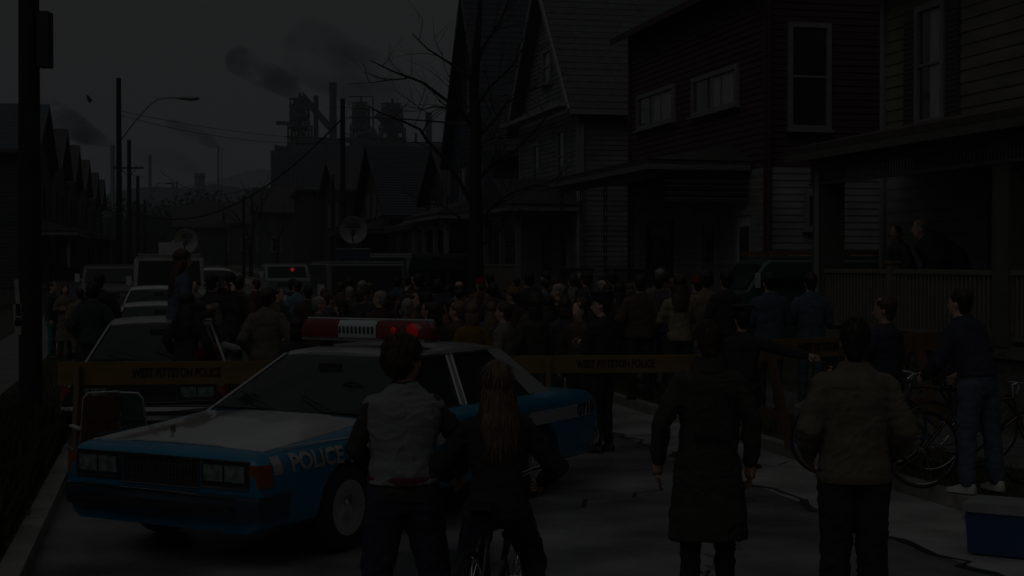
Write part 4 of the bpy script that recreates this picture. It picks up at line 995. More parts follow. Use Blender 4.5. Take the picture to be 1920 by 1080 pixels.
mbuild(mb, 'wall_ribs', steel1, mill)
def stack(px, top, w, Y, label, base=495, m=None):
    r = empty('smokestack', M(px, base, Y), 0, label, 'chimney', 'works chimneys')
    mb = MB(); hgt = (base - top) / FPX * Y; q = W_(w, Y) / 2
    mb.tube([(0, 0, 0), (0, 0, hgt * .5), (0, 0, hgt * .96), (0, 0, hgt)], [q * 1.25, q * 1.08, q, q * 1.06], 16); mb.build('shaft', m or steel1, r, smooth=True, angle=50)
    mb = MB()
    for t in (.62, .8, .95): mb.tube([(0, 0, hgt * t), (0, 0, hgt * t + q * .3)], q * 1.2, 16)
    mb.build('band', steel1, r); return r
stack(625, 156, 13.5, 430, 'tallest and thickest chimney among the blast furnaces')
stack(593, 180, 9, 430, 'slimmer chimney left of the tallest one')
stack(804, 212, 12, 430, 'chimney at the right of the works above the low brown house')
stack(780, 250, 5, 430, 'short thin pipe chimney left of the rightmost chimney')
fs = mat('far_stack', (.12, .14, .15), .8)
stack(212, 272, 8, 620, 'far chimney half hidden behind the tall lamp pole, smoke blowing left', m=fs); stack(282, 291, 6, 640, 'far slender chimney between the lamp arms', m=fs)
stack(375, 325, 19, 600, 'squat wide far chimney with pale smoke', m=fs); stack(410, 275, 3.2, 600, 'thin far chimney with a dark plume', m=fs); stack(417, 277, 1.6, 600, 'hair-thin far pipe beside the thin chimney', m=fs)
stack(325, 342, 6, 620, 'stubby far chimney left of the squat one', m=fs); stack(332, 340, 4, 620, 'stubby far pipe beside the stubby chimney', m=fs)
def furnace(label, x0, x1, top, base, seed, bridge=None, Y=415):
    f = empty('blast_furnace', M((x0 + x1) / 2, 490, Y), 0, label, 'blast furnace', 'blast furnaces'); q = random.Random(seed); w = x1 - x0
    H_ = base - top
    def P(x, y, yo=0): p = M(x, y, Y); p.y += yo; return p
    mb = MB()
    for yo in (0, 8):
        for x in (x0, x0 + w * .35, x0 + w * .65, x1): mb.bar(P(x, 490, yo), P(x, base - H_ * .45, yo), .5)
        for i in range(7):
            y = base - H_ * .45 + (490 - base + H_ * .45) * i / 7
            mb.bar(P(x0, y, yo), P(x1, y, yo), .4)
            if i % 2: mb.bar(P(x0, y, yo), P(x0 + w * .35, y + 14, yo), .3); mb.bar(P(x1, y, yo), P(x0 + w * .65, y + 14, yo), .3)
        tx0, tx1 = x0 + w * .12, x1 - w * .15
        for x in (tx0, (tx0 + tx1) / 2, tx1): mb.bar(P(x, base - H_ * .4, yo), P(x, top + H_ * .08, yo), .4)
        for i in range(5):
            y = top + H_ * .08 + i * H_ * .14
            mb.bar(P(tx0 - 3, y, yo), P(tx1 + 3, y, yo), .45); mb.bar(P(tx0, y, yo), P(tx1, y + H_ * .12, yo), .25); mb.bar(P(tx1, y, yo), P(tx0, y + H_ * .12, yo), .25)
    mbuild(mb, 'frame', steel1, f)
    mb = MB(); c = (x0 + x1) / 2
    pr = [(490, .42), (base + 20, .40), (base - H_ * .25, .30), (base - H_ * .45, .20), (base - H_ * .6, .14)]
    mb.tube([P(c, y, 4) for y, _ in pr], [W_(w * r_ * .62, Y) for _, r_ in pr], 14); mbuild(mb, 'furnace_stack', steel1, f, True)
    mb = MB()
    for i in range(3): mbox(mb, c - w * .5 - 3 + i * 3, c + w * .5 + 3 - i * 4, base - H_ * (.18 + .2 * i), base - H_ * (.165 + .2 * i), Y, 12, -2)
    mbox(mb, c - w * .2, c + w * .25, top + H_ * .05, top + H_ * .35, Y, 5, 1)
    mbuild(mb, 'platform', steel1, f)
    mb = MB()
    for s in (-1, 1):
        mb.tube([P(c + s * w * .1, top + H_ * .3, 4), P(c + s * w * .22, top + 2, 4), P(c + s * w * .42, top + H_ * .25, 4), P(c + s * w * .46, base, 4)], W_(2.2, Y), 8)
    mb.tube([P(c, top + H_ * .2, 4), P(c, top - 6, 4)], .35, 6)
    mbuild(mb, 'downcomer', steel1, f, True)
    if bridge:
        (ax, ay), (bx, by) = bridge; mb = MB()
        mb.bar(P(ax, ay, 2), P(bx, by, 2), 3, W_(10, Y)); mb.bar(P(ax, ay - 8, 2), P(bx, by - 8, 2), .4); mbuild(mb, 'skip_bridge', steel1, f)
    return f
furnace('left blast furnace tower with a slanting skip bridge and smoke at its top', 541, 578, 178, 275, 1, ((566, 180), (618, 240)))
furnace('middle blast furnace tower with a crown of thin rails, right of the tallest chimney', 658, 692, 186, 275, 2)
furnace('right blast furnace tower, widest and darkest, behind the tree branches', 712, 756, 188, 275, 3, ((742, 250), (705, 215)))
for (a, b, w, nm) in ((M(541, 232, 412), M(519, 231, 412), 1, 'crane_jib'), (M(640, 262), M(760, 270), 1.4, 'gas_main'), (M(655, 182, 415), M(700, 182, 415), .35, 'hoist_rail'), (M(700, 180, 415), M(700, 270, 415), .4, 'hoist_post'), (M(560, 262), M(640, 268), 2, 'gas_main')):
    mb = MB(); mb.bar(a, b, w); mbuild(mb, nm, steel1, mill)
mb = MB(); mb.tube([M(672, 255), M(700, 248), M(712, 280)], 1.1, 8); mbuild(mb, 'gas_pipe', steel1, mill)
# hills
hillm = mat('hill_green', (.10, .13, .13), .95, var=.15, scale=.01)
def hill(name, pts, Y, m, dep=300):
    mb = MB(); secs = []
    for px, py in pts:
        t = M(px, py, Y); b = M(px, 500, Y); q = t.copy(); q.y += dep * .5; e = b.copy(); e.y += dep; b.y -= dep * .4; b.z = -4; e.z = -4
        secs.append([b, (b + t) / 2 + Vector((0, -dep * .05, (t.z - b.z) * .12)), t, q, e])
    mb.sections(secs); o = mb.build(name, m, smooth=True); tag(o, kind='structure'); return o
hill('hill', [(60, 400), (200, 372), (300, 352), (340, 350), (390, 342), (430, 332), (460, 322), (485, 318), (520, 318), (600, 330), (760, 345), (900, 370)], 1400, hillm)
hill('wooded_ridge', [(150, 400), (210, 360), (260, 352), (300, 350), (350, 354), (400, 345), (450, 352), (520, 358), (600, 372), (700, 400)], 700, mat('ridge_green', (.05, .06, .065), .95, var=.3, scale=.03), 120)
# smoke
def smoke(label, pts, Y, dens, seed, col=(.10, .12, .15)):
    """plume along pixel path pts: (px, py, half width px)"""
    mb = MB(); ps = [M(x, y, Y) for x, y, _ in pts]; rs = [W_(w * 1.45, Y) for *_, w in pts]
    mb.limb(ps, rs, 16); o = mb.build('smoke', None, smooth=True); tag(o, label, 'smoke', kind='stuff')
    m = bpy.data.materials.new('smoke_volume'); m.use_nodes = True; nt = m.node_tree; nt.nodes.clear()
    out = nt.nodes.new('ShaderNodeOutputMaterial'); v = nt.nodes.new('ShaderNodeVolumePrincipled'); v.inputs['Color'].default_value = (*col, 1)
    tc = nt.nodes.new('ShaderNodeTexCoord'); mp = nt.nodes.new('ShaderNodeMapping'); mp.inputs['Scale'].default_value = (1, 1, 1.6); n = nt.nodes.new('ShaderNodeTexNoise'); n.inputs['Scale'].default_value = .055 * 420 / Y; n.inputs['Detail'].default_value = 6; n.inputs['Roughness'].default_value = .6
    mp.inputs['Location'].default_value = (seed * 37, 0, seed * 11)
    r = nt.nodes.new('ShaderNodeMapRange'); r.inputs[1].default_value = .43; r.inputs[2].default_value = .78; r.inputs[3].default_value = 0; r.inputs[4].default_value = dens * 1.5
    nt.links.new(tc.outputs['Object'], mp.inputs[0]); nt.links.new(mp.outputs[0], n.inputs[0]); nt.links.new(n.outputs[0], r.inputs[0]); nt.links.new(r.outputs[0], v.inputs['Density']); nt.links.new(v.outputs[0], out.inputs['Volume'])
    m.volume_intersection_method = 'ACCURATE' if hasattr(m, 'volume_intersection_method') else None
    o.data.materials.append(m); return o
smoke('dark plume streaming left from the far chimney behind the lamp pole', [(213, 272, 4), (190, 262, 10), (160, 250, 16), (130, 232, 20), (95, 212, 18), (60, 195, 12)], 620, .26, 1)
smoke('dark plume streaming left from the thin far chimney', [(410, 275, 3), (395, 266, 8), (375, 255, 10), (350, 245, 9), (320, 232, 7)], 600, .26, 2)
smoke('dark smoke rising left over the left blast furnace', [(560, 180, 8), (545, 165, 16), (520, 150, 18), (490, 138, 18), (450, 115, 20)], 415, .26, 3)
smoke('smoke drifting low beside the steelworks wall', [(508, 275, 10), (485, 272, 12), (460, 272, 12), (435, 266, 8)], 400, .09, 4)
smoke('broad smoke cloud above the middle and right blast furnaces', [(790, 205, 8), (760, 185, 22), (730, 165, 34), (690, 150, 40), (640, 130, 42), (590, 100, 45)], 440, .07, 5)
smoke('faint smoke trailing left from the squat chimney', [(375, 325, 8), (355, 312, 12), (320, 298, 14), (280, 290, 14), (250, 288, 8)], 600, .035, 6)
# ================================================================== PEOPLE
def V3(*a): return Vector(a)
POSES = {
 # arms: elbow, wrist (left = -x ... right = +x); figure faces +y
 'down':    dict(eL=(-.255, -.02, 1.14), wL=(-.25, .06, .88), eR=(.255, -.02, 1.14), wR=(.25, .06, .88)),
 'pockets': dict(eL=(-.30, -.07, 1.13), wL=(-.20, .08, .95), eR=(.30, -.07, 1.13), wR=(.20, .08, .95)),
 'loose':   dict(eL=(-.262, -.05, 1.13), wL=(-.235, .12, .98), eR=(.275, -.05, 1.13), wR=(.25, .12, .98)),
 'folded':  dict(eL=(-.26, .06, 1.14), wL=(.02, .20, 1.16), eR=(.26, .06, 1.14), wR=(-.02, .22, 1.20)),
 'front':   dict(eL=(-.26, .03, 1.13), wL=(-.10, .26, 1.10), eR=(.26, .03, 1.13), wR=(.10, .26, 1.12)),
 'walk':    dict(eL=(-.25, -.08, 1.15), wL=(-.24, -.02, .89), eR=(.25, .05, 1.15), wR=(.23, .2, .95), kL=(-.10, .12, .49), aL=(-.10, .02, .09), kR=(.10, .0, .47), aR=(.10, -.22, .13)),
 'camera':  dict(eL=(-.30, .12, 1.22), wL=(-.10, .28, 1.45), eR=(.32, .10, 1.20), wR=(.20, .20, 1.50)),
 'point':   dict(eL=(-.26, -.02, 1.16), wL=(-.22, .14, 1.0), eR=(.42, .12, 1.30), wR=(.66, .2, 1.24)),
 'hips':    dict(eL=(-.38, -.06, 1.16), wL=(-.19, .04, 1.02), eR=(.38, -.06, 1.16), wR=(.19, .04, 1.02)),
 'vest':    dict(eL=(-.26, .03, 1.14), wL=(-.14, .22, 1.02), eR=(.33, .04, 1.15), wR=(.34, .22, .98), kL=(-.14, .03, .48), aL=(-.17, 0, .08), kR=(.17, .05, .48), aR=(.22, -.02, .08)),
 'biker':   dict(eL=(-.33, .10, 1.15), wL=(-.27, .36, 1.05), eR=(.36, .08, 1.13), wR=(.30, .34, 1.02), kL=(-.17, .10, .50), aL=(-.20, .02, .09), kR=(.24, .26, .56), aR=(.22, .16, .2)),
 'lean':    dict(eL=(-.28, .12, 1.14), wL=(-.2, .34, .98), eR=(.28, .12, 1.14), wR=(.22, .36, 1.0), lean=.42),
 'bend':    dict(eL=(-.28, .12, 1.14), wL=(-.2, .30, 1.0), eR=(.28, .12, 1.14), wR=(.22, .30, 1.0), lean=.85),
 'bentbike':dict(eL=(-.28, .12, 1.14), wL=(-.22, .38, 1.04), eR=(.28, .12, 1.14), wR=(.24, .38, 1.04), lean=.35, kL=(-.12, .02, .48), aL=(-.13, 0, .08), kR=(.14, -.02, .48), aR=(.16, -.06, .09)),
 'sit':     dict(eL=(-.27, -.05, 1.15), wL=(-.24, .12, .98), eR=(.26, .06, 1.12), wR=(.18, .30, 1.05), kL=(-.12, .46, .97), aL=(-.12, .62, .56), kR=(.12, .46, 1.02), aR=(.10, .52, .60), lean=.1),
 'sitdown': dict(eL=(-.26, .0, 1.14), wL=(-.20, .2, 1.0), eR=(.26, .0, 1.14), wR=(.2, .2, 1.0), kL=(-.12, .44, .92), aL=(-.12, .48, .48), kR=(.12, .44, .92), aR=(.12, .48, .48)),
 'coat':    dict(eL=(-.29, -.03, 1.12), wL=(-.30, .05, .88), eR=(.27, -.02, 1.13), wR=(.27, .05, .86)),
}
def torso_tf(p, lean):
    if p.z < .9: return p
    return Matrix.Rotation(-lean * min(1, (p.z - .9) / .25), 3, 'X') @ (p - V3(0, 0, .92)) + V3(0, 0, .92)
def finger_hand(mb, w, d, side, q=.9, seg=6):
    """palm, four fingers, thumb; w wrist, d direction of the hand"""
    d = d.normalized(); up = V3(side, 0, 0); n = d.cross(up); n = n.normalized() if n.length > .1 else V3(0, 1, 0); up = n.cross(d).normalized()
    # n: thumb side
    mb.tube([w - d * .02, w + d * .02, w + d * .055, w + d * .085], [.024, .030, .036, .032], 10, flat=1)
    for i, (o, l) in enumerate(((-.030, .060), (-.010, .074), (.010, .078), (.030, .070))):
        a = w + d * .08 + n * o; c = up * -1
        mb.tube([a, a + d * l * .45, a + d * l * .8 + c * .012, a + d * l + c * .03], [.0095, .009, .0085, .006], seg)
    t0 = w + d * .03 + n * .028; mb.tube([t0, t0 + n * .022 + d * .022, t0 + n * .03 + d * .05], [.012, .011, .008], seg)
def noisy(me, amp, fx, fz, seed):
    out = []; nr = [v.normal.copy() for v in me.vertices]
    for v, nn in zip(me.vertices, nr):
        c = v.co; k = noise.noise(Vector((c.x * fx + seed * 7.3, c.y * fx, c.z * fz + seed))) + .5 * noise.noise(Vector((c.x * fx * 2.3, c.y * fx * 2.3 + seed, c.z * fz * 2.3)))
        out.extend(c + nn * amp * k)
    me.vertices.foreach_set('co', out); me.update()
def folds(me, amp, seed):
    """ridged slanting creases"""
    out = []; nr = [v.normal.copy() for v in me.vertices]
    for v, nn in zip(me.vertices, nr):
        c = v.co; w = noise.noise(c * 3 + Vector((seed, 0, 0))) * .5; k = noise.noise(Vector((c.x * 5 + c.z * 4 * (1 if c.x > 0 else -1) + w, c.y * 5 + seed * 3.1, c.z * 9 + w * 9 + noise.noise(c * 7) * 1.2)))
        out.extend(c + nn * amp * ((1 - abs(k) * 2.2) ** 3 if abs(k) < .45 else 0))
    me.vertices.foreach_set('co', out); me.update()
_pm = {}
def pmesh(kind, key, fn):
    k = (kind,) + key
    if k not in _pm: _pm[k] = fn()
    return _pm[k]
def tfm(me, M): me.transform(M); return me
def body_mesh(pose, fine, face, sex):
    P = POSES[pose]; lean = P.get('lean', 0); T = lambda p: torso_tf(Vector(p), lean)
    mb = MB(); sw = .185 if sex == 'm' else .165
    def ring(z, y, rx, ry): c = T((0, y, z)); return c, rx, ry
    # torso core and neck
    pts = [(T((0, y, z)), r) for z, y, r in ((.92, 0, .12), (1.05, 0, .11), (1.2, .0, .12), (1.34, 0, .12), (1.42, -.005, .085), (1.47, -.005, .058), (1.53, .005, .054), (1.58, .012, .05))]
    mb.tube([p for p, _ in pts], [r for _, r in pts], 14)
    # shoulders
    mb.limb([T((-sw + .03, 0, 1.385)), T((0, -.01, 1.42)), T((sw - .03, 0, 1.385))], [.045, .062, .045])
    for s, e, w in ((-1, P['eL'], P['wL']), (1, P['eR'], P['wR'])):
        mb.limb([T((s * (sw - .025), 0, 1.375)), T(V3(s * (sw - .02), 0, 1.38).lerp(V3(*e), .5)), T(e), T(V3(*e).lerp(V3(*w), .4)), T(w)], [.045, .045, .038, .037, .025])
    kL = P.get('kL', (-.10, .01, .48)); aL = P.get('aL', (-.11, -.02, .08)); kR = P.get('kR', (.10, .01, .48)); aR = P.get('aR', (.11, -.02, .08))
    for s, k, a in ((-1, kL, aL), (1, kR, aR)):
        hp = V3(s * .09, 0, .90); mb.limb([hp, hp.lerp(V3(*k), .5), V3(*k), V3(*k).lerp(V3(*a), .35), V3(*a)], [.085, .075, .052, .052, .035])
    # head: skull, jaw, nose, ears
    hd = MB()
    prof = [(1.515, .030, .030, .032), (1.525, .030, .045, .050), (1.55, .025, .056, .068), (1.58, .015, .064, .082), (1.62, .008, .071, .092), (1.66, .002, .075, .098), (1.70, -.003, .073, .095), (1.73, -.006, .060, .078), (1.748, -.006, .035, .045)]
    hd.loft([(0, y, z, rx, ry) for z, y, rx, ry in prof], 20)
    hd.tube([V3(0, .093, 1.635), V3(0, .108, 1.605), V3(0, .117, 1.588), V3(0, .098, 1.578)], [.010, .014, .017, .012], 8)
    hd.ball((0, .082, 1.648), (.05, .018, .012), 10); hd.ball((0, .086, 1.556), (.024, .012, .010), 10); hd.ball((0, .075, 1.530), (.022, .018, .014), 8)
    for s in (-1, 1): hd.ball((s * .076, -.005, 1.61), (.010, .020, .030), 8)
    me_h = hd.mesh(); HT = Matrix.Translation(V3(0, 0, 1.52)) @ Matrix.Rotation(face, 4, 'Z') @ Matrix.Translation(V3(0, 0, -1.52))
    tl = T((0, 0, 1.52)) - V3(0, 0, 1.52); HT = Matrix.Translation(tl) @ Matrix.Rotation(-lean * .35, 4, 'X') @ Matrix.Identity(4) if False else Matrix.Translation(tl) @ HT
    me_h.transform(HT)
    mb.bm.from_mesh(me_h); bpy.data.meshes.remove(me_h)
    me = remesh(mb.mesh(), fine, 3 if fine < .012 else 2)
    # hands stay finer than the remesh
    hb = MB(); hb.bm.from_mesh(me)
    for s, e, w in ((-1, P['eL'], P['wL']), (1, P['eR'], P['wR'])):
        W = T(w); E_ = T(e); d = (W - E_)
        finger_hand(hb, W, d, s)
    out = hb.mesh('body', True); bpy.data.meshes.remove(me)
    return out, HT
def body(pose, fine, face, sex):
    k = ('body', pose, fine, round(face, 2), sex)
    if k not in _pm: _pm[k] = body_mesh(pose, fine, face, sex)
    return _pm[k]
def top_mesh(pose, fine, sex, cut, puff, seed):
    P = POSES[pose]; lean = P.get('lean', 0); T = lambda p: torso_tf(Vector(p), lean); sw = .185 if sex == 'm' else .165
    bottom = {'waist': .98, 'hip': .86, 'coat': .42, 'dress': .55, 'vest': .96}[cut]; p = puff
    mb = MB(); seg = 22
    rows = [(1.475, -.008, .066, .064), (1.45, -.008, .10, .078), (1.42, -.006, .145 * sw / .185, .095), (1.385, -.003, sw - .008, .108), (1.32, 0, sw - .002, .118), (1.22, 0, sw - .018, .118), (1.10, 0, sw - .034, .112), (1.0, 0, sw - .026, .118), (.93, 0, sw - .010, .126)]
    rows = [r for r in rows if r[0] > bottom + .01]
    if cut == 'coat': rows += [(.8, 0, sw + .01, .14), (.6, -.005, sw + .03, .155), (.42, -.01, sw + .045, .17)]
    elif cut == 'dress': rows += [(.8, 0, sw + .01, .15), (.55, 0, sw + .04, .18)]
    else: rows += [(bottom, 0, sw - .006, .126)]
    R_ = []
    for z, y, rx, ry in rows:
        ring = []
        for k in range(seg):
            a = 2 * math.pi * k / seg; c, s_ = math.cos(a), math.sin(a); c = math.copysign(abs(c) ** .85, c); s_ = math.copysign(abs(s_) ** .85, s_)
            ring.append(T((( rx + p) * c, y + (ry + p) * s_, z)))
        R_.append(ring)
    mb.sections(R_)
    if cut != 'vest':
        for s, e, w in ((-1, P['eL'], P['wL']), (1, P['eR'], P['wR'])):
            sh = V3(s * (sw - .022), -.002, 1.372); e_ = V3(*e); w_ = V3(*w)
            mb.limb([T(sh), T(sh.lerp(e_, .5)), T(e_), T(e_.lerp(w_, .5)), T(e_.lerp(w_, .93))], [.056 + p * .8, .052 + p, .047 + p, .043 + p * .9, .035 + p * .7], 14)
    else:
        for s in (-1, 1): mb.limb([T((s * (sw - .05), 0, 1.37)), T((s * (sw - .015), 0, 1.372))], [.072, .060], 12)
    # collar
    mb.tube([T((0, -.01, 1.45)), T((0, -.008, 1.50))], [.078 + p * .4, .072 + p * .4], 14)
    me = remesh(mb.mesh(), fine, 3); noisy(me, .007 + p * .12, 5, 13, seed)
    folds(me, .008 if fine < .011 else .007, seed)
    return me
def legs_mesh(pose, fine, wide, seed, short=False):
    P = POSES[pose]; kL = P.get('kL', (-.10, .01, .48)); aL = P.get('aL', (-.11, -.02, .08)); kR = P.get('kR', (.10, .01, .48)); aR = P.get('aR', (.11, -.02, .08))
    mb = MB(); mb.loft([(0, 0, .80, .10, .09), (0, 0, .86, .165, .12), (0, 0, .94, .17, .128), (0, 0, 1.02, .155, .118)], 20)
    for s, k, a in ((-1, kL, aL), (1, kR, aR)):
        hp = V3(s * .088, 0, .90); k = V3(*k); a = V3(*a); end = k.lerp(a, .92 if not short else .3)
        mb.limb([hp, hp.lerp(k, .4), k, k.lerp(end, .5), end], [.098 + wide, .088 + wide, .068 + wide, .062 + wide, .055 + wide * 1.4], 14)
    me = remesh(mb.mesh(), fine, 3); noisy(me, .009, 8, 14, seed)
    folds(me, .008 if fine < .011 else .007, seed)
    return me
def shoe_mesh(pose, s):
    P = POSES[pose]; a = V3(*(P.get('aL', (-.11, -.02, .08)) if s < 0 else P.get('aR', (.11, -.02, .08)))); yaw = -s * .18
    mb = MB(); secs = []
    for (y, w, h) in ((-.075, .026, .06), (-.06, .036, .085), (0, .038, .095), (.06, .045, .07), (.12, .048, .05), (.17, .038, .038), (.195, .015, .03)):
        secs.append([(-w, y, 0), (w, y, 0), (w, y, h * .45), (w * .6, y, h), (-w * .6, y, h), (-w, y, h * .45)])
    mb.sections(secs); me = mb.mesh('shoe', True, 50); me.transform(Matrix.Translation(V3(a.x, a.y, a.z - .08)) @ Matrix.Rotation(yaw, 4, 'Z')); return me
def hair_mesh(style, fine, seed):
    mb = MB()
    if style in ('short', 'long', 'verylong', 'curly', 'mid', 'grey'):
        R0 = {'curly': (.098, .118, .105), 'short': (.083, .106, .092), 'grey': (.081, .104, .088)}.get(style, (.090, .112, .098))
        mb.ball((0, -.012, 1.667), R0, 22)
        for v in mb.bm.verts:
            c = v.co
            lim = (.03 if c.z < 1.64 else .062) + max(0, (c.z - 1.665)) * 1.3
            if c.z < 1.705 and c.y > lim: c.y = lim
        # nape
        mb.loft([(0, -.045, 1.53, .040, .030), (0, -.045, 1.57, .060, .046), (0, -.035, 1.63, .080, .068)], 16)
        if style == 'curly': mb.ball((0, -.04, 1.62), (.10, .085, .085), 16)
        if style == 'mid': mb.loft([(0, -.05, 1.44, .080, .045), (0, -.05, 1.50, .098, .062), (0, -.035, 1.60, .098, .080)], 16)
        if style == 'long': mb.loft([(0, -.120, 1.26, .07, .025), (0, -.115, 1.32, .105, .040), (0, -.09, 1.42, .120, .055), (0, -.06, 1.50, .112, .068), (0, -.03, 1.60, .098, .082)], 18)
        if style == 'verylong': mb.loft([(0, -.145, 1.12, .06, .022), (0, -.145, 1.20, .11, .036), (0, -.125, 1.32, .130, .048), (0, -.09, 1.43, .130, .065), (0, -.05, 1.52, .118, .078), (0, -.02, 1.60, .104, .088)], 18)
    elif style == 'bald':
        mb.ball((0, -.02, 1.64), (.084, .102, .075), 18)
        for v in mb.bm.verts:
            if v.co.y > .02: v.co.y = .02
    elif style == 'bun':
        mb.ball((0, -.012, 1.667), (.084, .106, .092), 20)
        for v in mb.bm.verts:
            if v.co.z < 1.71 and v.co.y > .045: v.co.y = .045
        mb.ball((0, -.12, 1.68), .045, 12)
    me = remesh(mb.mesh(), fine, 1)
    amp = .012 if style == 'curly' else .006
    f = 30 if style == 'curly' else 55
    out = []; nr = [v.normal.copy() for v in me.vertices]
    for v, nn in zip(me.vertices, nr):
        c = v.co; k = noise.noise(Vector((c.x * f, c.y * f, c.z * (f if style == 'curly' else 7) + seed))); out.extend(c + nn * amp * (k + .2))
    me.vertices.foreach_set('co', out); me.update()
    if fine <= .0101 or style in ('verylong', 'long'):
        q = random.Random(seed); bm = bmesh.new(); bm.from_mesh(me); src = [(f.calc_center_median(), f.normal.copy()) for f in bm.faces]
        longy = style in ('verylong', 'long')
        for i in range(1500 if fine <= .0101 else 260):
            c, nn = q.choice(src)
            down = Vector((q.uniform(-.25, .25), -.15 if c.y < 0 else .1, -1)); down = (down - nn * down.dot(nn)).normalized() if not longy or c.z > 1.3 else Vector((q.uniform(-.12, .12), q.uniform(-.12, .05), -1))
            l = q.uniform(.05, .13) if longy else q.uniform(.015, .035); w = nn.cross(down).normalized() * q.uniform(.0012, .0028); lift = nn * q.uniform(.001, .008 if longy else .010)
            a = c - nn * .002; b = c + down * l * .5 + lift; e = c + down * l + lift * (1.6 if not longy else .6)
            v = [bm.verts.new(x) for x in (a - w, a + w, b + w, b - w, e)]; bm.faces.new(v[:4]); bm.faces.new((v[3], v[2], v[4]))
        bm.to_mesh(me); bm.free()
    return me
skins = [mat('skin_%d' % i, c, .55, var=.06, spec=.4) for i, c in enumerate(((.42, .26, .19), (.36, .22, .16), (.46, .30, .23)))]
hairc = dict(black=(.012, .010, .009), brown=(.045, .026, .016), dark=(.022, .014, .010), blonde=(.26, .17, .08), sandy=(.12, .075, .04), grey=(.20, .19, .18), red=(.06, .028, .014), white=(.42, .41, .38))
def hmat(c): return mat('hair_' + c, hairc[c], .5, var=.35, scale=60, stretch=(1, 1, .12), spec=.35)
clothc = dict(black=(0.034, 0.034, 0.035), charcoal=(0.054, 0.049, 0.044), navy=(0.036, 0.04, 0.062), denim=(0.077, 0.102, 0.137), lightdenim=(0.068, 0.099, 0.124), olive=(0.072, 0.072, 0.052), darkgreen=(0.036, 0.052, 0.046), tan=(0.161, 0.13, 0.081), khaki=(0.145, 0.13, 0.09), mustard=(0.149, 0.087, 0.012), maroon=(0.067, 0.036, 0.038), red=(0.186, 0.007, 0.014),
              grey=(0.142, 0.142, 0.142), pale=(0.211, 0.211, 0.205), white=(0.31, 0.31, 0.31), brown=(0.082, 0.062, 0.047), teal=(0.032, 0.182, 0.162), blue=(0.052, 0.077, 0.107), sky=(0.105, 0.161, 0.186), cream=(0.205, 0.186, 0.118), rust=(0.142, 0.077, 0.047), stone=(0.13, 0.118, 0.105), purple=(0.062, 0.052, 0.067))
def cmat(c): return mat('cloth_' + c, clothc[c], .88, var=.14, scale=14, bump=.3, bscale=90, spec=.2)
def jmat(c): return mat('trouser_' + c, clothc[c], .88, var=.2, scale=10, bump=.3, bscale=90, spec=.2)
shoem = {'w': mat('shoe_white', (.45, .45, .44), .6), 'b': mat('shoe_black', (.015, .015, .015), .45), 'r': mat('shoe_brown', (.06, .035, .02), .6)}
NPER = [0]
def person(loc, look, label, pose='down', top='black', legs='navy', hair=('short', 'dark'), h=1.75, sex='m', cut='hip', puff=.012, face=0.0, shoes='b', fine=.018, group=None, wide=0, skin=None, topname=None, bare=False, eyes=False):
    """look: direction the figure faces, radians, 0 = away from the camera"""
    NPER[0] += 1; n = NPER[0]
    p = empty('person', loc, look, label, 'person', group, h / 1.75)
    bmesh_, HT = body(pose, fine, face, sex)
    sk = skins[n % 3] if skin is None else skins[skin]
    def part(name, me, m, par=p):
        o = bpy.data.objects.new(name, me); COL.objects.link(o); o.parent = par
        if not me.materials: me.materials.append(None)
        o.material_slots[0].link = 'OBJECT'; o.material_slots[0].material = m
        return o
    b = part('body', bmesh_, sk)
    sv = n % 2 if fine > .012 else n
    tp = part(topname or {'coat': 'coat', 'vest': 'vest', 'dress': 'dress'}.get(cut, 'jacket'), pmesh('top', (pose, fine, sex, cut, round(puff, 3), sv), lambda: top_mesh(pose, fine, sex, cut, puff, sv)), cmat(top))
    part('trousers', pmesh('legs', (pose, fine, wide, sv), lambda: legs_mesh(pose, fine, wide, sv)), jmat(legs)) if not bare else part('skirt', pmesh('skirt', (pose, fine), lambda: top_mesh(pose, fine, sex, 'dress', .01, sv)), jmat(legs))
    for s in (-1, 1): part('shoe', pmesh('shoe', (pose, s), lambda: shoe_mesh(pose, s)), shoem[shoes])
    if hair[0] != 'none':
        hm = pmesh('hair', (hair[0], min(fine, .012), n % 2), lambda: hair_mesh(hair[0], min(fine, .012), n % 2)); o = part('hair', hm, hmat(hair[1])); o.matrix_local = HT
    if eyes:
        mb = MB()
        for s in (-1, 1):
            mb = MB(); mb.ball((s * .031, .083, 1.632), (.013, .008, .008), 8); o = mb.build('eye', mat('eye_white', (.4, .38, .36), .3), p, smooth=True); o.matrix_local = HT
            mb = MB(); mb.ball((s * .031, .090, 1.632), (.006, .003, .006), 8); q = mb.build('iris', mat('eye_dark', (.02, .015, .01), .3), o, smooth=True)
    p['_HT'] = 0
    return p, HT, tp
def pix(px, top, h, extra=0):
    """where someone of height h stands when the crown shows at row top; extra = ground height"""
    Y = (HCAM - h - extra) * FPX / (top - HOR); return Y
def place(px, Y, z=None):
    p = atpx(px, Y, 0); u, v = uv_of(p)
    if z is None:
        z = gz(max(u, 0)) + (0 if VL < v < VR else .13)
        if v > VR + 3: z = gz(u) + .14 + (v - VR - 3) * .105
    p.z = z; return p
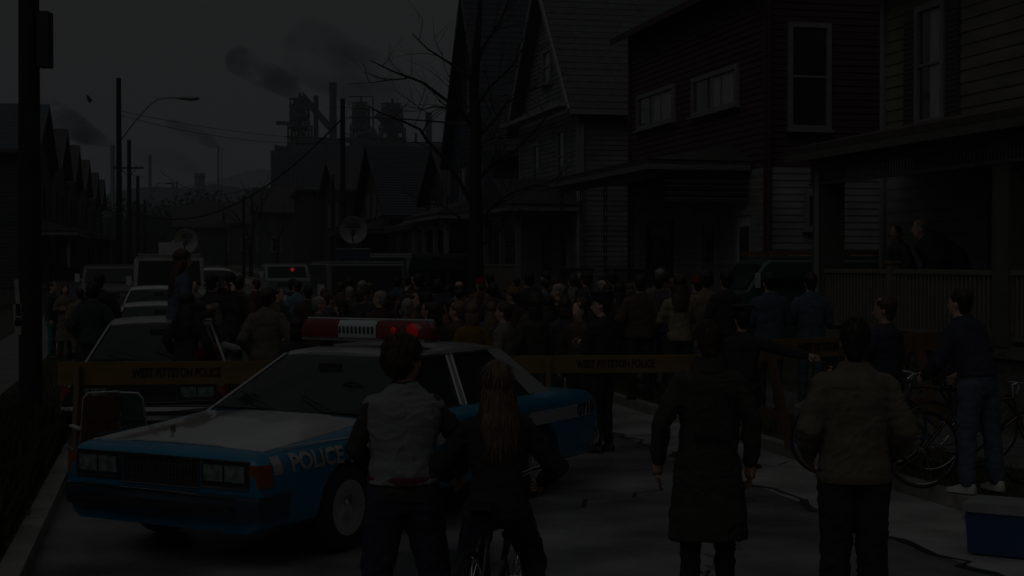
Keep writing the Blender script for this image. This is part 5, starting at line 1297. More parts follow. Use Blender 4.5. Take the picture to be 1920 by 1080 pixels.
def cap_on(p, HT, m, badge=True):
    mb = MB(); mb.tube([(0, -.008, 1.69), (0, -.008, 1.735)], .1, 20); o = mb.build('cap', m, p, smooth=True, angle=50); o.matrix_local = HT
    mb = MB(); mb.loft([(0, -.01, 1.733, .10, .115), (0, .0, 1.765, .135, .145), (0, .0, 1.785, .13, .14), (0, .0, 1.795, .08, .09)], 22); c = mb.build('cap_crown', m, o, smooth=True, angle=50)
    mb = MB(); pts = [(.1 * math.sin(a), .06 + .11 * math.cos(a), 1.69 - .02 * math.cos(a)) for a in [R(-75 + 15 * i) for i in range(11)]] + [(.08 * math.sin(a), .07 + .02 * math.cos(a), 1.70) for a in [R(75 - 15 * i) for i in range(11)]]
    mb.slab(pts, (0, 0, .008)); mb.build('cap_visor', mat('visor_gloss', (.02, .02, .02), .12, coat=1), o)
    mb = MB(); mb.box((0, .128, 1.748), (.04, .012, .04)); mb.build('cap_badge', mat('badge_metal', (.6, .58, .5), .25, 1), o, bevel=.005)

LEFT, RIGHT, CAM = math.pi / 2, -math.pi / 2, math.pi
near = .010
# ---- foreground figures
p, HT, t = person(place(756, 8.05), .15, 'person in a white sleeveless vest over a dark shirt, standing against the police car', 'vest', 'charcoal', 'navy', ('curly', 'brown'), 1.73, 'm', 'hip', .004, face=-.95, fine=near, wide=.02, topname='shirt', eyes=True)
me = top_mesh('vest', near, 'm', 'vest', .024, 3); o = link('vest', me, mat('vest_white', (.20, .21, .225), .85, var=.06, bump=.3), p)
mb = MB(); mb.loft([(0, 0, .955, .195, .150), (0, 0, .99, .200, .154), (0, 0, 1.0, .195, .150)], 24); mb.build('waistband', mat('band_maroon', (.10, .015, .015), .8), p, smooth=True)
mb = MB(); mb.tube([(0, -.01, 1.445), (0, -.008, 1.50)], [.088, .078], 16); mb.build('collar', mat('collar_navy', (.02, .022, .04), .85), p, smooth=True)
p, HT, t = person(place(932, 7.9), .08, 'person with long light brown hair, black jacket, astride a bicycle beside the vest', 'biker', 'black', 'navy', ('long', 'sandy'), 1.60, 'f', 'hip', .016, face=.12, fine=near, wide=.005)
p, HT, t = person(place(1328, 9.3), .0, 'person in a long dark coat standing with their back to us in the road', 'coat', 'charcoal', 'black', ('short', 'brown'), 1.77, 'm', 'coat', .014, face=.1, fine=near)
mb = MB(); mb.box((0, -.155, 1.06), (.20, .02, .045)); mb.build('coat_belt', cmat('black'), p, bevel=.006)
mb = MB(); mb.loft([(0, -.015, 1.44, .118, .10), (0, -.012, 1.48, .104, .094), (0, -.008, 1.525, .088, .084), (0, -.005, 1.53, .07, .066)], 22); mb.build('collar', cmat('charcoal'), p, smooth=True)
p, HT, t = person(place(1603, 8.7), -.05, 'person in a broad khaki jacket, black trousers, nearest on the right', 'loose', 'khaki', 'black', ('short', 'dark'), 1.80, 'm', 'hip', .026, face=-.05, fine=near, wide=.02)
for z, rx, ry, w_, nm in ((.865, .205, .158, .03, 'hem_band'),):
    mb = MB(); mb.loft([(0, 0, z - w_, rx, ry), (0, 0, z, rx + .012, ry + .012), (0, 0, z + w_, rx + .004, ry + .004)], 26); mb.build(nm, cmat('khaki'), p, smooth=True)
mb = MB(); mb.loft([(0, -.015, 1.44, .115, .10), (0, -.012, 1.475, .100, .092), (0, -.008, 1.505, .088, .082), (0, -.005, 1.51, .07, .066)], 22); mb.build('collar', cmat('khaki'), p, smooth=True)
# ---- officers
copm = mat('uniform_black', (.018, .018, .022), .7, var=.1)
p, HT, t = person(place(1128, 16.9), .9, 'police officer in dark uniform and peaked cap standing at the middle barrier behind the car', 'folded', 'black', 'black', ('short', 'dark'), 1.78, 'm', 'hip', .02, face=.5, fine=.012, eyes=True); cap_on(p, HT, copm)
mb = MB(); mb.loft([(0, 0, .95, .20, .15), (0, 0, 1.0, .20, .15)], 20); mb.build('duty_belt', mat('belt_leather', (.01, .01, .01), .35), p)
p, HT, t = person(place(1392, 15.5), -.5, 'police officer in peaked cap pointing right across the barrier, half hidden by the long coat', 'point', 'black', 'black', ('short', 'dark'), 1.66, 'm', 'hip', .016, face=.7, fine=.012, eyes=True); cap_on(p, HT, copm)
mb = MB(); mb.loft([(0, 0, .95, .20, .15), (0, 0, 1.0, .20, .15)], 20); mb.build('duty_belt', mat('belt_leather', (0,0,0)), p)
# ---- boys with bicycles
p, HT, t = person(place(1660, 13.6, .14), .75, 'boy in a blue jacket with a bicycle at the right barrier, seen from the side', 'biker', 'navy', 'charcoal', ('short', 'brown'), 1.68, 'm', 'hip', .02, face=.3, fine=.012, eyes=True)
p, HT, t = person(place(1836, 13.0, .14), .55, 'boy in dark sweater and blue jeans leaning over a red bicycle at far right', 'bentbike', 'navy', 'denim', ('short', 'dark'), 1.80, 'm', 'waist', .02, face=.2, fine=.012, shoes='w', wide=.012)
# ---- the girls on the car
a = c1.location; fwd = V3(math.cos(c1.rotation_euler.z), math.sin(c1.rotation_euler.z), 0); lft = V3(-fwd.y, fwd.x, 0)
pos = a + fwd * .10 + lft * .20; pos.z = 1.43 - .93 + .0
p, HT, t = person(pos, -1.25, 'girl with long brown hair and denim jacket sitting on the roof of the navy sedan', 'sit', 'denim', 'stone', ('verylong', 'red'), 1.80, 'f', 'hip', .02, face=.1, fine=.012, shoes='w')
pos = a + fwd * 1.45 + lft * .38; pos.z = .94 - .93 + .10
p, HT, t = person(pos, -.35, 'girl with long black hair and red sleeve sitting on the bonnet of the navy sedan', 'sit', 'black', 'red', ('verylong', 'black'), 1.66, 'f', 'hip', .016, face=0, fine=.012)
# ---- people of the crowd one can tell apart: (px, crown row, height, ...)
CR = 'crowd behind the barriers'
rows = [
 (97, 528, 1.74, RIGHT, 'person in dark jacket and teal trousers standing by the near utility pole', 'down', 'darkgreen', 'teal', ('short', 'dark'), 'f', 'hip'),
 (122, 532, 1.70, CAM + .5, 'person in a pale grey coat beside the teal trousers', 'folded', 'stone', 'charcoal', ('mid', 'brown'), 'f', 'coat'),
 (150, 541, 1.66, .4, 'person in a tan jacket left of the big green padded jacket', 'down', 'tan', 'stone', ('short', 'dark'), 'm', 'hip'),
 (174, 531, 1.84, .1, 'heavy person in a big dark green padded jacket, back to us', 'pockets', 'darkgreen', 'navy', ('curly', 'black'), 'm', 'hip'),
 (186, 512, 1.90, .3, 'tall person in black behind the green padded jacket', 'down', 'black', 'black', ('short', 'black'), 'm', 'hip'),
 (366, 527, 1.72, CAM, 'person with sunlit face in grey beside the white news truck', 'folded', 'grey', 'navy', ('short', 'dark'), 'm', 'hip'),
 (399, 513, 1.82, -.4, 'tall person in black holding a camera on the shoulder, beside the news truck', 'camera', 'black', 'black', ('short', 'dark'), 'm', 'hip'),
 (431, 509, 1.86, .5, 'tall person in charcoal right of the shoulder camera', 'down', 'charcoal', 'charcoal', ('short', 'black'), 'm', 'hip'),
 (449, 517, 1.75, -.2, 'person in a brown jacket near the bright gap in the crowd', 'down', 'brown', 'pale', ('short', 'dark'), 'm', 'hip'),
 (480, 524, 1.77, 1.0, 'person in dark maroon behind the broad olive back', 'down', 'maroon', 'black', ('short', 'brown'), 'm', 'hip'),
 (500, 541, 1.80, .1, 'broad person in a drab olive jacket, back to us, left of the light bar', 'pockets', 'stone', 'navy', ('short', 'brown'), 'm', 'hip'),
 (556, 597, 1.50, .3, 'short person with a mass of black hair just left of the light bar', 'down', 'black', 'black', ('mid', 'black'), 'f', 'hip'),
 (558, 526, 1.78, .2, 'person in a pale blue shirt in the middle of the crowd', 'down', 'sky', 'denim', ('short', 'brown'), 'm', 'hip'),
 (598, 556, 1.66, -1.3, 'grey haired person in profile above the left of the light bar', 'down', 'brown', 'charcoal', ('grey', 'grey'), 'm', 'hip'),
 (655, 521, 1.80, .2, 'person with dark wavy hair and dark blue jacket in front of the news van', 'down', 'navy', 'navy', ('mid', 'dark'), 'm', 'hip'),
 (680, 527, 1.76, -.5, 'grey haired person in a charcoal coat before the news van', 'down', 'charcoal', 'black', ('mid', 'grey'), 'm', 'hip'),
 (719, 546, 1.68, .1, 'person with long brown hair and rust orange jacket above the light bar', 'down', 'rust', 'navy', ('long', 'brown'), 'f', 'hip'),
 (745, 519, 1.82, .0, 'dark haired person in a blue jacket right of the rust orange jacket', 'down', 'blue', 'black', ('short', 'black'), 'm', 'hip'),
 (783, 513, 1.84, .4, 'person in black holding a camera near the long green-grey van', 'camera', 'black', 'charcoal', ('short', 'dark'), 'm', 'hip'),
 (772, 529, 1.70, -1.0, 'fair haired person in profile in front of the shoulder camera', 'down', 'charcoal', 'black', ('short', 'sandy'), 'm', 'hip'),
 (674, 585, 1.52, .1, 'short person whose dark crown shows just over the light bar', 'down', 'navy', 'navy', ('short', 'black'), 'f', 'hip'),
 (815, 568, 1.64, .1, 'person with a dark grey head of hair right of the light bar top', 'down', 'charcoal', 'black', ('mid', 'dark'), 'f', 'hip'),
 (857, 566, 1.64, 1.2, 'person facing left with brown hair beside the mustard jacket', 'down', 'brown', 'black', ('short', 'sandy'), 'm', 'hip'),
 (885, 568, 1.64, .1, 'blonde person in a mustard jacket, back to us', 'down', 'mustard', 'navy', ('mid', 'sandy'), 'f', 'hip'),
 (861, 528, 1.78, .2, 'balding person in a grey jacket behind the mustard jacket', 'down', 'grey', 'charcoal', ('bald', 'brown'), 'm', 'hip'),
 (945, 567, 1.66, 1.2, 'person in a pale grey jacket looking left behind the police car roof', 'down', 'stone', 'grey', ('short', 'brown'), 'm', 'hip'),
 (1028, 554, 1.68, .05, 'person with long black hair and blue denim jacket behind the middle barrier', 'down', 'denim', 'lightdenim', ('verylong', 'black'), 'f', 'hip'),
 (918, 513, 1.85, .5, 'tall person in maroon under the slate house porch', 'down', 'maroon', 'black', ('short', 'black'), 'm', 'hip'),
 (969, 521, 1.78, .3, 'person in charcoal left of the pole-straight tall watcher', 'down', 'charcoal', 'black', ('short', 'dark'), 'm', 'hip'),
 (992, 499, 2.00, .2, 'tall watcher whose head stands above the crowd below the tree', 'down', 'black', 'black', ('short', 'black'), 'm', 'hip'),
 (1085, 566, 1.64, CAM - .6, 'pale faced person just left of the police officer at the middle barrier', 'down', 'brown', 'black', ('short', 'brown'), 'f', 'hip'),
 (1128, 519, 1.80, .3, 'person in brown behind the capped officer at the middle barrier', 'down', 'brown', 'black', ('short', 'dark'), 'm', 'hip'),
 (1172, 528, 1.74, .2, 'person in black between the officer and the dark brown jacket', 'down', 'black', 'charcoal', ('short', 'dark'), 'm', 'hip'),
 (1200, 516, 1.84, .05, 'broad person in a dark brown jacket, back to us, right of the officer', 'pockets', 'brown', 'black', ('short', 'dark'), 'm', 'hip'),
 (1238, 515, 1.84, -.6, 'person in purple-grey left of the cream sweater', 'down', 'purple', 'black', ('short', 'dark'), 'm', 'hip'),
 (1274, 515, 1.80, .05, 'person with long dark blonde hair and cream sweater, back to us', 'folded', 'cream', 'black', ('long', 'brown'), 'f', 'hip'),
 (1315, 529, 1.76, -.3, 'person in navy just right of the cream sweater', 'down', 'navy', 'black', ('short', 'black'), 'm', 'hip'),
 (1337, 521, 1.76, 1.0, 'blonde person facing left before the teal van windshield', 'down', 'grey', 'black', ('mid', 'blonde'), 'f', 'hip'),
 (1361, 508, 1.90, .2, 'tall dark haired person in black before the teal van windshield', 'down', 'black', 'black', ('short', 'black'), 'm', 'hip'),
 (1443, 511, 1.88, .1, 'big person in a dull blue shirt under the side window of the teal van', 'front', 'blue', 'black', ('short', 'black'), 'm', 'hip'),
]
for (px, top, h, look, lab, pose, tc_, lc, hr, sx, cut) in rows:
    if top < HOR + 24: Y = {186: 24, 399: 23, 431: 24.5, 783: 27, 918: 30, 992: 26, 1361: 21.5, 1443: 20.2, 1200: 22, 1238: 24, 1274: 21, 1128: 30, 449: 26, 745: 0, 655: 0, 969: 0}.get(px) or 26; 
    else: Y = pix(px, top, h)
    Y = max(13.8, Y)
    P0 = place(px, Y); hh = HCAM - (top - HOR) / FPX * Y - P0.z
    hh = max(1.45, min(1.98, hh))
    person(P0, look, lab, pose, tc_, lc, hr, hh, sx, cut, .028 if 'padded' in lab or 'broad' in lab or 'big' in lab else .014, face=.0, fine=.016, group=CR, bare=False)
p, HT, t = person(place(1520, 20.7), .05, 'person in pale denim jacket and light jeans, white shoes, behind the right barrier', 'front', 'lightdenim', 'lightdenim', ('short', 'dark'), 1.86, 'm', 'hip', .02, fine=.012, shoes='w', group=CR)
# ---- two on the porch
p, HT, t = person(S(17.3, 11.9, 1.03), 1.9, 'person in dark teal leaning on the porch railing of the yellow house', 'lean', 'darkgreen', 'navy', ('short', 'dark'), 1.74, 'm', 'hip', .02, face=.3, fine=.014)
p.location = atpx(1704, 23.9, 1.03)
p, HT, t = person(atpx(1790, 22.9, 1.03), 1.45, 'grey haired person in a big black coat bending over the porch railing', 'bend', 'black', 'black', ('short', 'grey'), 2.0, 'm', 'coat', .09, face=.2, fine=.014)
# ---- the rest of the crowd, each told apart by clothes and hair
q = random.Random(11); used = set()
tops = ['black', 'charcoal', 'navy', 'olive', 'darkgreen', 'maroon', 'brown', 'grey', 'blue', 'purple', 'stone', 'rust', 'tan', 'denim']
words = dict(charcoal='dark grey', darkgreen='dark green', stone='drab beige', denim='denim', rust='rust coloured', purple='dull purple')
hs = [('short', 'black', 'short black hair'), ('short', 'brown', 'short brown hair'), ('mid', 'brown', 'chin length brown hair'), ('long', 'dark', 'long dark hair'), ('curly', 'dark', 'curly dark hair'), ('mid', 'dark', 'thick dark hair'), ('grey', 'grey', 'short grey hair'), ('long', 'sandy', 'long fair hair'), ('bun', 'dark', 'dark hair in a bun')]
zones = [(500, 870, 24, 36, 24, 'before the news van'), (880, 1110, 21, 33, 23, 'under the bare tree'), (1060, 1340, 24.2, 31, 19, 'before the iron trellis porch'), (1090, 1330, 20, 23, 2, 'just behind the barrier officer'), (600, 860, 17.8, 23.5, 9, 'just beyond the light bar'), (960, 1060, 17.6, 20.5, 2, 'at the middle barrier left end')]
spots = []
for o in list(bpy.data.objects):
    if o.name.startswith('person') and o.parent is None: spots.append((o.location.x, o.location.y))
cars = [(v2.location.x, v2.location.y, 3.2), (v3.location.x, v3.location.y, 3.2), (c1.location.x, c1.location.y, 3), (v4.location.x, v4.location.y, 3.0), (atpx(893, 37).x, 37, .6)]
for (xa, xb, ya, yb, n, where) in zones:
    k = 0; tries = 0
    while k < n and tries < 800:
        tries += 1
        px = q.uniform(xa, xb); Y = q.uniform(ya, yb); P0 = place(px, Y)
        if any(abs(P0.x - sx_) < .46 and abs(P0.y - sy_) < .46 for sx_, sy_ in spots): continue
        if any(math.hypot(P0.x - cx, P0.y - cy) < rr_ for cx, cy, rr_ in cars): continue
        tp_ = q.choice(tops); hr = q.choice(hs)
        if (tp_, hr[2], where) in used: continue
        used.add((tp_, hr[2], where)); spots.append((P0.x, P0.y)); k += 1
        sx = 'f' if hr[0] in ('long', 'bun', 'mid') else 'm'; look = q.choice([0, 0, .2, -.2, .5, -.6, 1.3, -1.3]) + q.uniform(-.15, .15)
        hat = None
        if sx == 'm' and q.random() < .22:
            hat = q.choice(['red', 'grey', 'navy', 'mustard', 'darkgreen', 'cream'])
            if (hat, tp_, where, 'hat') in used: hat = None
            else: used.add((hat, tp_, where, 'hat'))
        pp = person(P0, look, 'person in a %s knit cap and %s jacket %s' % (words.get(hat, hat), words.get(tp_, tp_), where) if hat else 'person with %s and %s jacket %s' % (hr[2], words.get(tp_, tp_), where), q.choice(['down', 'down', 'pockets', 'folded', 'front', 'walk'] if fine_ok(Y) else ['down']) if False else q.choice(['down', 'down', 'pockets', 'folded']), tp_, q.choice(['black', 'navy', 'charcoal', 'denim', 'brown']), hr[:2], q.uniform(1.62, 1.90) if sx == 'm' else q.uniform(1.54, 1.72), sx, 'hip', q.choice([.006, .014, .024]), fine=.016, group=CR, face=q.choice([0, 0, .6, -.6, 1.0]))
        if hat:
            mb = MB(); mb.loft([(0, -.012, 1.655, .088, .110), (0, -.012, 1.68, .094, .116), (0, -.012, 1.70, .090, .112), (0, -.012, 1.74, .080, .098), (0, -.012, 1.775, .05, .06), (0, -.012, 1.785, .02, .02)], 16); o = mb.build('knit_cap', cmat(hat), pp[0], smooth=True); o.matrix_local = pp[1]
# ================================================================== BARRIERS
orange = mat('barrier_orange', (.165, .098, .02), .65, var=.22, scale=3, stretch=(.6, 3, 3)); legm = mat('barrier_leg', (.115, .068, .024), .7, var=.25, scale=3)
def barrier(pa, pb, label, ztop=1.15, bh=.225, texts=(.5,), leg_at=(.12, .88), tsize=.115, txtw=.78):
    a = Vector(pa); b = Vector(pb); d = b - a; ln = Vector((d.x, d.y, 0)).length; ang = math.atan2(d.y, d.x)
    r = empty('police_barrier', a, ang, label, 'barrier', 'orange police barriers')
    sl = (b.z - a.z) / ln
    mb = MB(); mb.slab([(0, 0, ztop - bh), (ln, 0, ztop - bh + sl * ln), (ln, 0, ztop + sl * ln), (0, 0, ztop)], (0, .045, 0)); bd = mb.build('board', orange, r, bevel=.006)
    for t in texts:
        me = textmesh('WEST PITTSTON POLICE', tsize, .001, .005, txtw * .84); me.transform(Matrix.Translation((ln * t, -.0035, ztop - bh / 2 + sl * ln * t)) @ Matrix.Rotation(-math.atan(sl) * 0, 4, 'Y') @ Matrix.Rotation(R(90), 4, 'X'))
        link('lettering', me, mat('letter_black', (.02, .015, .01), .7), bd)
    for t in leg_at:
        x = ln * t; zz = sl * x
        for s in (-1, 1):
            mb = MB(); mb.bar((x, .022 + s * .04, ztop - .03 + zz), (x, .022 + s * .36, zz), .10, .045, up=Vector((1, 0, 0))); mb.build('leg', legm, r, bevel=.004)
        for s in (-1, 1):
            mb = MB(); mb.bar((x + .07, .022 + s * .05, ztop - .25 + zz), (x + .07, .022 + s * .30, zz + .18), .03, .03)
        mb = MB(); mb.bar((x, -.24, .34 + zz), (x, .28, .34 + zz), .03, .09); mb.build('leg_brace', legm, r, bevel=.003)
    return r
barrier(atpx(107, 14.75), atpx(560, 15.0), 'orange barrier board lettered in black at left, behind the police car bonnet', texts=(.49,), leg_at=(.085, .9), tsize=.125, txtw=.74)
barrier(atpx(962, 15.75), atpx(1352, 16.0), 'orange barrier board lettered in black in the middle, between police car and long coat', texts=(.49,), leg_at=(.16, .93), bh=.185)
barrier(atpx(1380, 16.3, .12), atpx(1766, 18.3, .14), 'orange barrier on the right verge slanting back behind the khaki jacket', texts=(.42,), leg_at=(.14, .86), bh=.22, tsize=.13)
# ================================================================== LAWN CHAIRS
alu = mat('aluminium', (.5, .5, .5), .35, .8)
def lawn_chair(loc, rz, web, label):
    c = empty('lawn_chair', loc, rz, label, 'folding chair')
    for s in (-1, 1):
        x = s * .27
        mb = MB(); mb.tube([(x, .22, 0), (x, .20, .40), (x, .0, .58), (x, -.25, .60)], .012, 8); mb.build('arm_frame', alu, c, smooth=True)
        mb = MB(); mb.tube([(x, -.30, .0), (x, -.12, .38), (x, .22, .40)], .012, 8); mb.build('leg', alu, c, smooth=True)
        mb = MB(); mb.box((x, -.05, .615), (.045, .34, .02)); mb.build('armrest', mat('armrest_white', (.5, .5, .5), .5), c, bevel=.005)
    mb = MB(); mb.tube([(-.25, -.15, .38), (-.25, -.32, .9), (-.2, -.34, .95), (.2, -.34, .95), (.25, -.32, .9), (.25, -.15, .38)], .012, 8); mb.build('back_frame', alu, c, smooth=True)
    mb = MB()
    for i in range(9): mb.box((-.22 + i * .055, -.245, .655), (.048, .004, .56), Matrix.Rotation(R(17), 3, 'X'))
    for i in range(9): z = .42 + i * .055; mb.box((0, -.16 - (z - .38) * .31 - .006 * (i % 2), z + .0), (.5, .004, .046), Matrix.Rotation(R(17), 3, 'X'))
    mb.build('back_webbing', web, c)
    mb = MB()
    for i in range(8): mb.box((-.22 + i * .06, .04, .395), (.05, .38, .004)); mb.box((0, -.12 + i * .047, .400), (.5, .04, .004))
    mb.build('seat_webbing', web, c)
    return c
lawn_chair(atpx(176, 14.1, .0), .55, mat('web_rust', (.12, .04, .035), .7, var=.3, scale=12), 'folding lawn chair with rust brown webbing left of the green one').scale = (.72, .85, .98)
lawn_chair(atpx(262, 14.2, 0), -.3, mat('web_green', (.02, .075, .06), .7, var=.3, scale=12), 'folding lawn chair with dark green webbing behind the police car bonnet').scale = (.75, .85, .97)
# ================================================================== BICYCLES
def make_bike(m_frame, label, loc, rz, lean=0, r=.335, rimc=None, bars='drop'):
    b = empty('bicycle', loc, rz, label, 'bicycle', 'bicycles of the onlookers')
    b.rotation_euler = (lean, 0, rz)
    wb = .51
    for x in (-wb, wb):
        mb = MB(); n = 40; pts = [(x + r * math.cos(2 * math.pi * i / n), 0, r + .004 + r * math.sin(2 * math.pi * i / n)) for i in range(n + 1)]; pts = [(a, y_, c * .985 + .005) for a, y_, c in pts]
        mb.tube(pts, .017, 8); w = mb.build('wheel', tyre, b, smooth=True)
        mb = MB(); pts = [(x + (r - .022) * math.cos(2 * math.pi * i / n), 0, r + .004 + (r - .022) * math.sin(2 * math.pi * i / n)) for i in range(n + 1)]; mb.tube(pts, .009, 6); mb.build('rim', rimc or chrome, w, smooth=True)
        mb = MB(); ns = 20
        for i in range(ns):
            a = 2 * math.pi * i / ns; s = .02 if i % 2 else -.02
            mb.bar((x + .015 * math.cos(a + .8), s, r + .015 * math.sin(a + .8)), (x + (r - .025) * math.cos(a), 0, r + (r - .025) * math.sin(a)), .0025)
        mb.build('spokes', chrome, w)
        mb = MB(); mb.tube([(x, -.05, r), (x, .05, r)], .02, 10); mb.build('hub', chrome, w, smooth=True, angle=50)
    bb = (-.06, 0, .28); seat_t = (-.17, 0, .74); head_t = (.34, 0, .78); head_b = (.38, 0, .62)
    mb = MB(); mb.tube([bb, seat_t], .015, 8); mb.tube([seat_t, head_t], .014, 8); mb.tube([bb, head_b], .016, 8); mb.tube([head_t, head_b], .018, 8)
    for s in (-.045, .045): mb.tube([(bb[0], s * .6, bb[2]), (-wb, s, r)], .009, 6); mb.tube([(seat_t[0], s * .4, seat_t[2] - .03), (-wb, s, r)], .008, 6)
    mb.build('frame', m_frame, b, smooth=True, angle=60)
    mb = MB()
    for s in (-.045, .045): mb.tube([(.385, s * .8, .60), (.43, s, .48), (wb, s, r)], .011, 6)
    mb.box((.385, 0, .61), (.04, .1, .03)); mb.build('fork', m_frame, b, smooth=True, angle=60)
    mb = MB(); mb.tube([(.34, 0, .78), (.33, 0, .90), (.38, 0, .92)], .012, 8)
    if bars == 'drop':
        for s in (-1, 1): mb.tube([(.38, 0, .92), (.38, s * .19, .92), (.44, s * .20, .92), (.49, s * .2, .88), (.46, s * .2, .80), (.38, s * .2, .79)], .011, 8)
    else:
        for s in (-1, 1): mb.tube([(.38, 0, .92), (.36, s * .14, .98), (.30, s * .26, 1.02), (.18, s * .28, 1.0)], .011, 8)
    h = mb.build('handlebar', chrome, b, smooth=True)
    for s in (-1, 1): mb = MB(); mb.tube([(.46, s * .2, .80), (.36, s * .2, .79)] if bars == 'drop' else [(.28, s * .265, 1.02), (.16, s * .28, 1.0)], .016, 8); mb.build('grip', dkplastic, h, smooth=True)
    mb = MB(); mb.tube([(-.17, 0, .74), (-.185, 0, .84)], .012, 8); mb.build('seat_post', chrome, b)
    mb = MB(); mb.sections([[(-.31, w, .85), (-.31, -w, .85), (-.31, -w * .8, .885), (-.31, w * .8, .885)] for w in (.07,)] + [[(x, w, .85), (x, -w, .85), (x, -w * .8, .88), (x, w * .8, .88)] for x, w in ((-.22, .08), (-.12, .04), (-.04, .02))]); mb.build('saddle', dkplastic, b, bevel=.008)
    mb = MB(); mb.tube([(-.06, .03, .28), (-.06, .036, .28)], .09, 20); mb.tube([(-.06, .05, .28), (.06, .06, .17)], .01, 6); mb.tube([(-.06, -.05, .28), (-.18, -.06, .39)], .01, 6); mb.build('crank', chrome, b)
    for (x, y, z) in ((.06, .1, .165), (-.18, -.1, .395)): mb = MB(); mb.box((x, y, z), (.09, .08, .02)); mb.build('pedal', dkplastic, b)
    mb = MB(); mb.bar((-.06, .033, .37), (-wb, .033, r + .035), .006); mb.bar((-.06, .033, .19), (-wb, .033, r - .035), .006); mb.build('chain', dkplastic, b)
    return b
def gk(p): u, v = uv_of(p); return (0 if VL < v < VR else .13)
bp = atpx(1648, 14.2); make_bike(mat('bike_blue', (.02, .05, .12), .3, coat=1), 'blue bicycle held by the boy at the right barrier, wheels showing round the khaki jacket', bp + V3(0, 0, .135), math.pi + .12, lean=.03)
bp = atpx(1835, 13.35); make_bike(mat('bike_red', (.06, .01, .012), .3, coat=1), 'red bicycle under the leaning boy at far right', bp + V3(0, 0, .135), .12, lean=-.03)
bp = atpx(925, 8.0); make_bike(mat('bike_black', (.02, .02, .02), .3, coat=1), 'black bicycle straddled by the long haired rider by the police car', bp, math.pi / 2 - .25, bars='high')
bp = atpx(1765, 14.9); make_bike(mat('bike_green', (.02, .04, .03), .3, coat=1), 'dark bicycle standing between the two boys on the pavement', bp + V3(0, 0, .135), math.pi + .25, lean=-.04)
# shoulder cameras
def cam_prop(px, Y, z, rz, label):
    c = empty('video_camera', atpx(px, Y, z), rz, label, 'video camera', 'shoulder cameras of the press')
    mb = MB(); mb.box((0, 0, 0), (.12, .34, .18)); mb.build('camera_body', dkplastic, c, bevel=.01)
    mb = MB(); mb.tube([(0, .17, .02), (0, .3, .02), (0, .36, .02)], [.045, .05, .06], 14); mb.build('lens', dkplastic, c, smooth=True, angle=50)
    mb = MB(); mb.box((-.09, .05, .07), (.08, .12, .06)); mb.build('viewfinder', dkplastic, c, bevel=.005)
    mb = MB(); mb.tube([(0, -.1, .09), (0, -.05, .16), (0, .08, .16), (0, .12, .09)], .012, 6); mb.build('carry_handle', dkplastic, c)
cam_prop(404, 23.2, 1.66, -.4, 'video camera on the shoulder of the tall person beside the news truck'); cam_prop(787, 27.2, 1.66, .4, 'video camera on the shoulder of the person near the long van')
# statue and small things on the lawn of the red house
g = empty('garden_statue', S(35.4, 9.9, .4), YAW, 'pale hooded garden statue before the iron trellis porch', 'statue')
mb = MB(); mb.box((0, 0, .15), (.4, .4, .3)); mb.box((0, 0, .33), (.32, .32, .08)); mb.build('plinth', mat('statue_stone', (.2, .24, .23), .8), g, bevel=.02)
mb = MB(); mb.loft([(0, 0, .36, .15, .13), (0, 0, .6, .13, .11), (0, 0, .95, .14, .10), (0, 0, 1.15, .13, .09), (0, 0, 1.24, .06, .06), (0, 0, 1.32, .085, .085), (0, 0, 1.42, .07, .07), (0, 0, 1.50, .015, .015)], 16); mb.build('figure', mat('statue_stone', (0, 0, 0)), g, smooth=True)
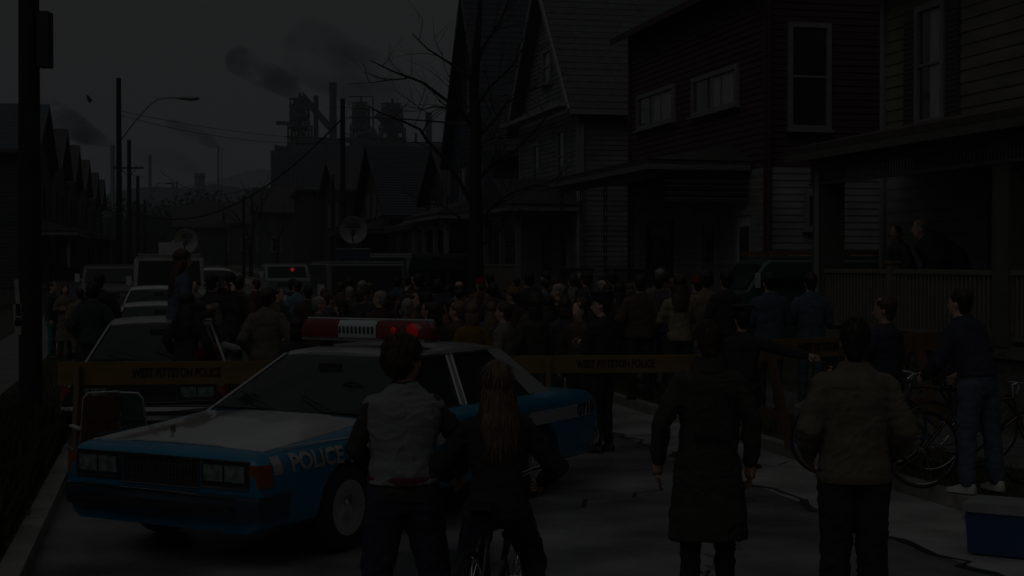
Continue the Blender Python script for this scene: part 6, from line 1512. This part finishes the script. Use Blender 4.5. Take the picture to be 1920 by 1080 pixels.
# shrubs below the near porch
def shrub(loc, r, h_, label, seed):
    s_ = empty('shrub', loc, 0, label, 'shrub', 'dark shrubs below the porch'); q = random.Random(seed)
    mb = MB()
    for i in range(14):
        a = q.uniform(0, 6.28); t = Vector((math.cos(a) * r * .8, math.sin(a) * r * .8, h_ * q.uniform(.6, 1))); mb.tube([(0, 0, -.1), t * .5 + V3(0, 0, .05), t], [.012, .008, .003], 5)
    mb.build('stems', bark, s_)
    mb = MB()
    for i in range(900):
        p_ = Vector((q.gauss(0, .45), q.gauss(0, .45), q.gauss(0, .4))); 
        if p_.length > 1.1: continue
        p_ = Vector((p_.x * r, p_.y * r, h_ * .55 + p_.z * h_ * .5)); a = q.uniform(0, 6.28); x = Vector((math.cos(a), math.sin(a), q.uniform(-.5, .5))) * .03; y = Vector((q.uniform(-.5, .5), q.uniform(-.5, .5), 1)) * .035
        mb.poly([p_ - x, p_ - y * .3, p_ + x, p_ + y])
    mb.build('foliage', mat('shrub_leaf', (.025, .035, .018), .8, var=.5, scale=9), s_)
shrub(S(17.6, 9.9, .35), .7, .75, 'low dark shrub under the porch railing of the yellow house', 1); shrub(S(20.6, 9.9, .35), .55, .6, 'smaller dark shrub left of the low one under the porch railing', 2); shrub(S(24.4, 10.0, .4), .6, .9, 'dark shrub by the porch steps of the yellow house', 3); shrub(S(38.5, 10.1, .4), .6, .8, 'dark shrub before the far end of the iron trellis porch', 4)

# ice box by the kerb at the lower right
c = empty('cool_box', atpx(1905, 10.9), -.55, 'blue cool box with a white lid standing on the road near the right kerb', 'cool box')
mb = MB(); mb.box((0, 0, .17), (.58, .36, .30), taper=1.06); mb.build('box', mat('cooler_blue', (.02, .06, .16), .4), c, bevel=.02)
mb = MB(); mb.box((0, 0, .355), (.64, .41, .07)); mb.build('lid', mat('cooler_white', (.25, .26, .27), .4), c, bevel=.02)
for s in (-1, 1): mb = MB(); mb.tube([(s * .30, -.12, .22), (s * .345, -.1, .26), (s * .345, .1, .26), (s * .30, .12, .22)], .010, 6); mb.build('handle', mat('cooler_white', (0, 0, 0)), c)
# ================================================================== HAZE
mb = MB(); mb.box((0, 1480, 118), (2200, 3060, 250)); hz = mb.build('haze', None); tag(hz, 'thin grey air between the street and the works', 'haze', kind='stuff')
m = bpy.data.materials.new('haze_volume'); m.use_nodes = True; nt = m.node_tree; nt.nodes.clear()
out = nt.nodes.new('ShaderNodeOutputMaterial'); v = nt.nodes.new('ShaderNodeVolumePrincipled'); v.inputs['Color'].default_value = (.8, .86, .95, 1); v.inputs['Density'].default_value = .00065
nt.links.new(v.outputs[0], out.inputs['Volume']); hz.data.materials.append(m)
bpy.data.scenes.remove(TMP)
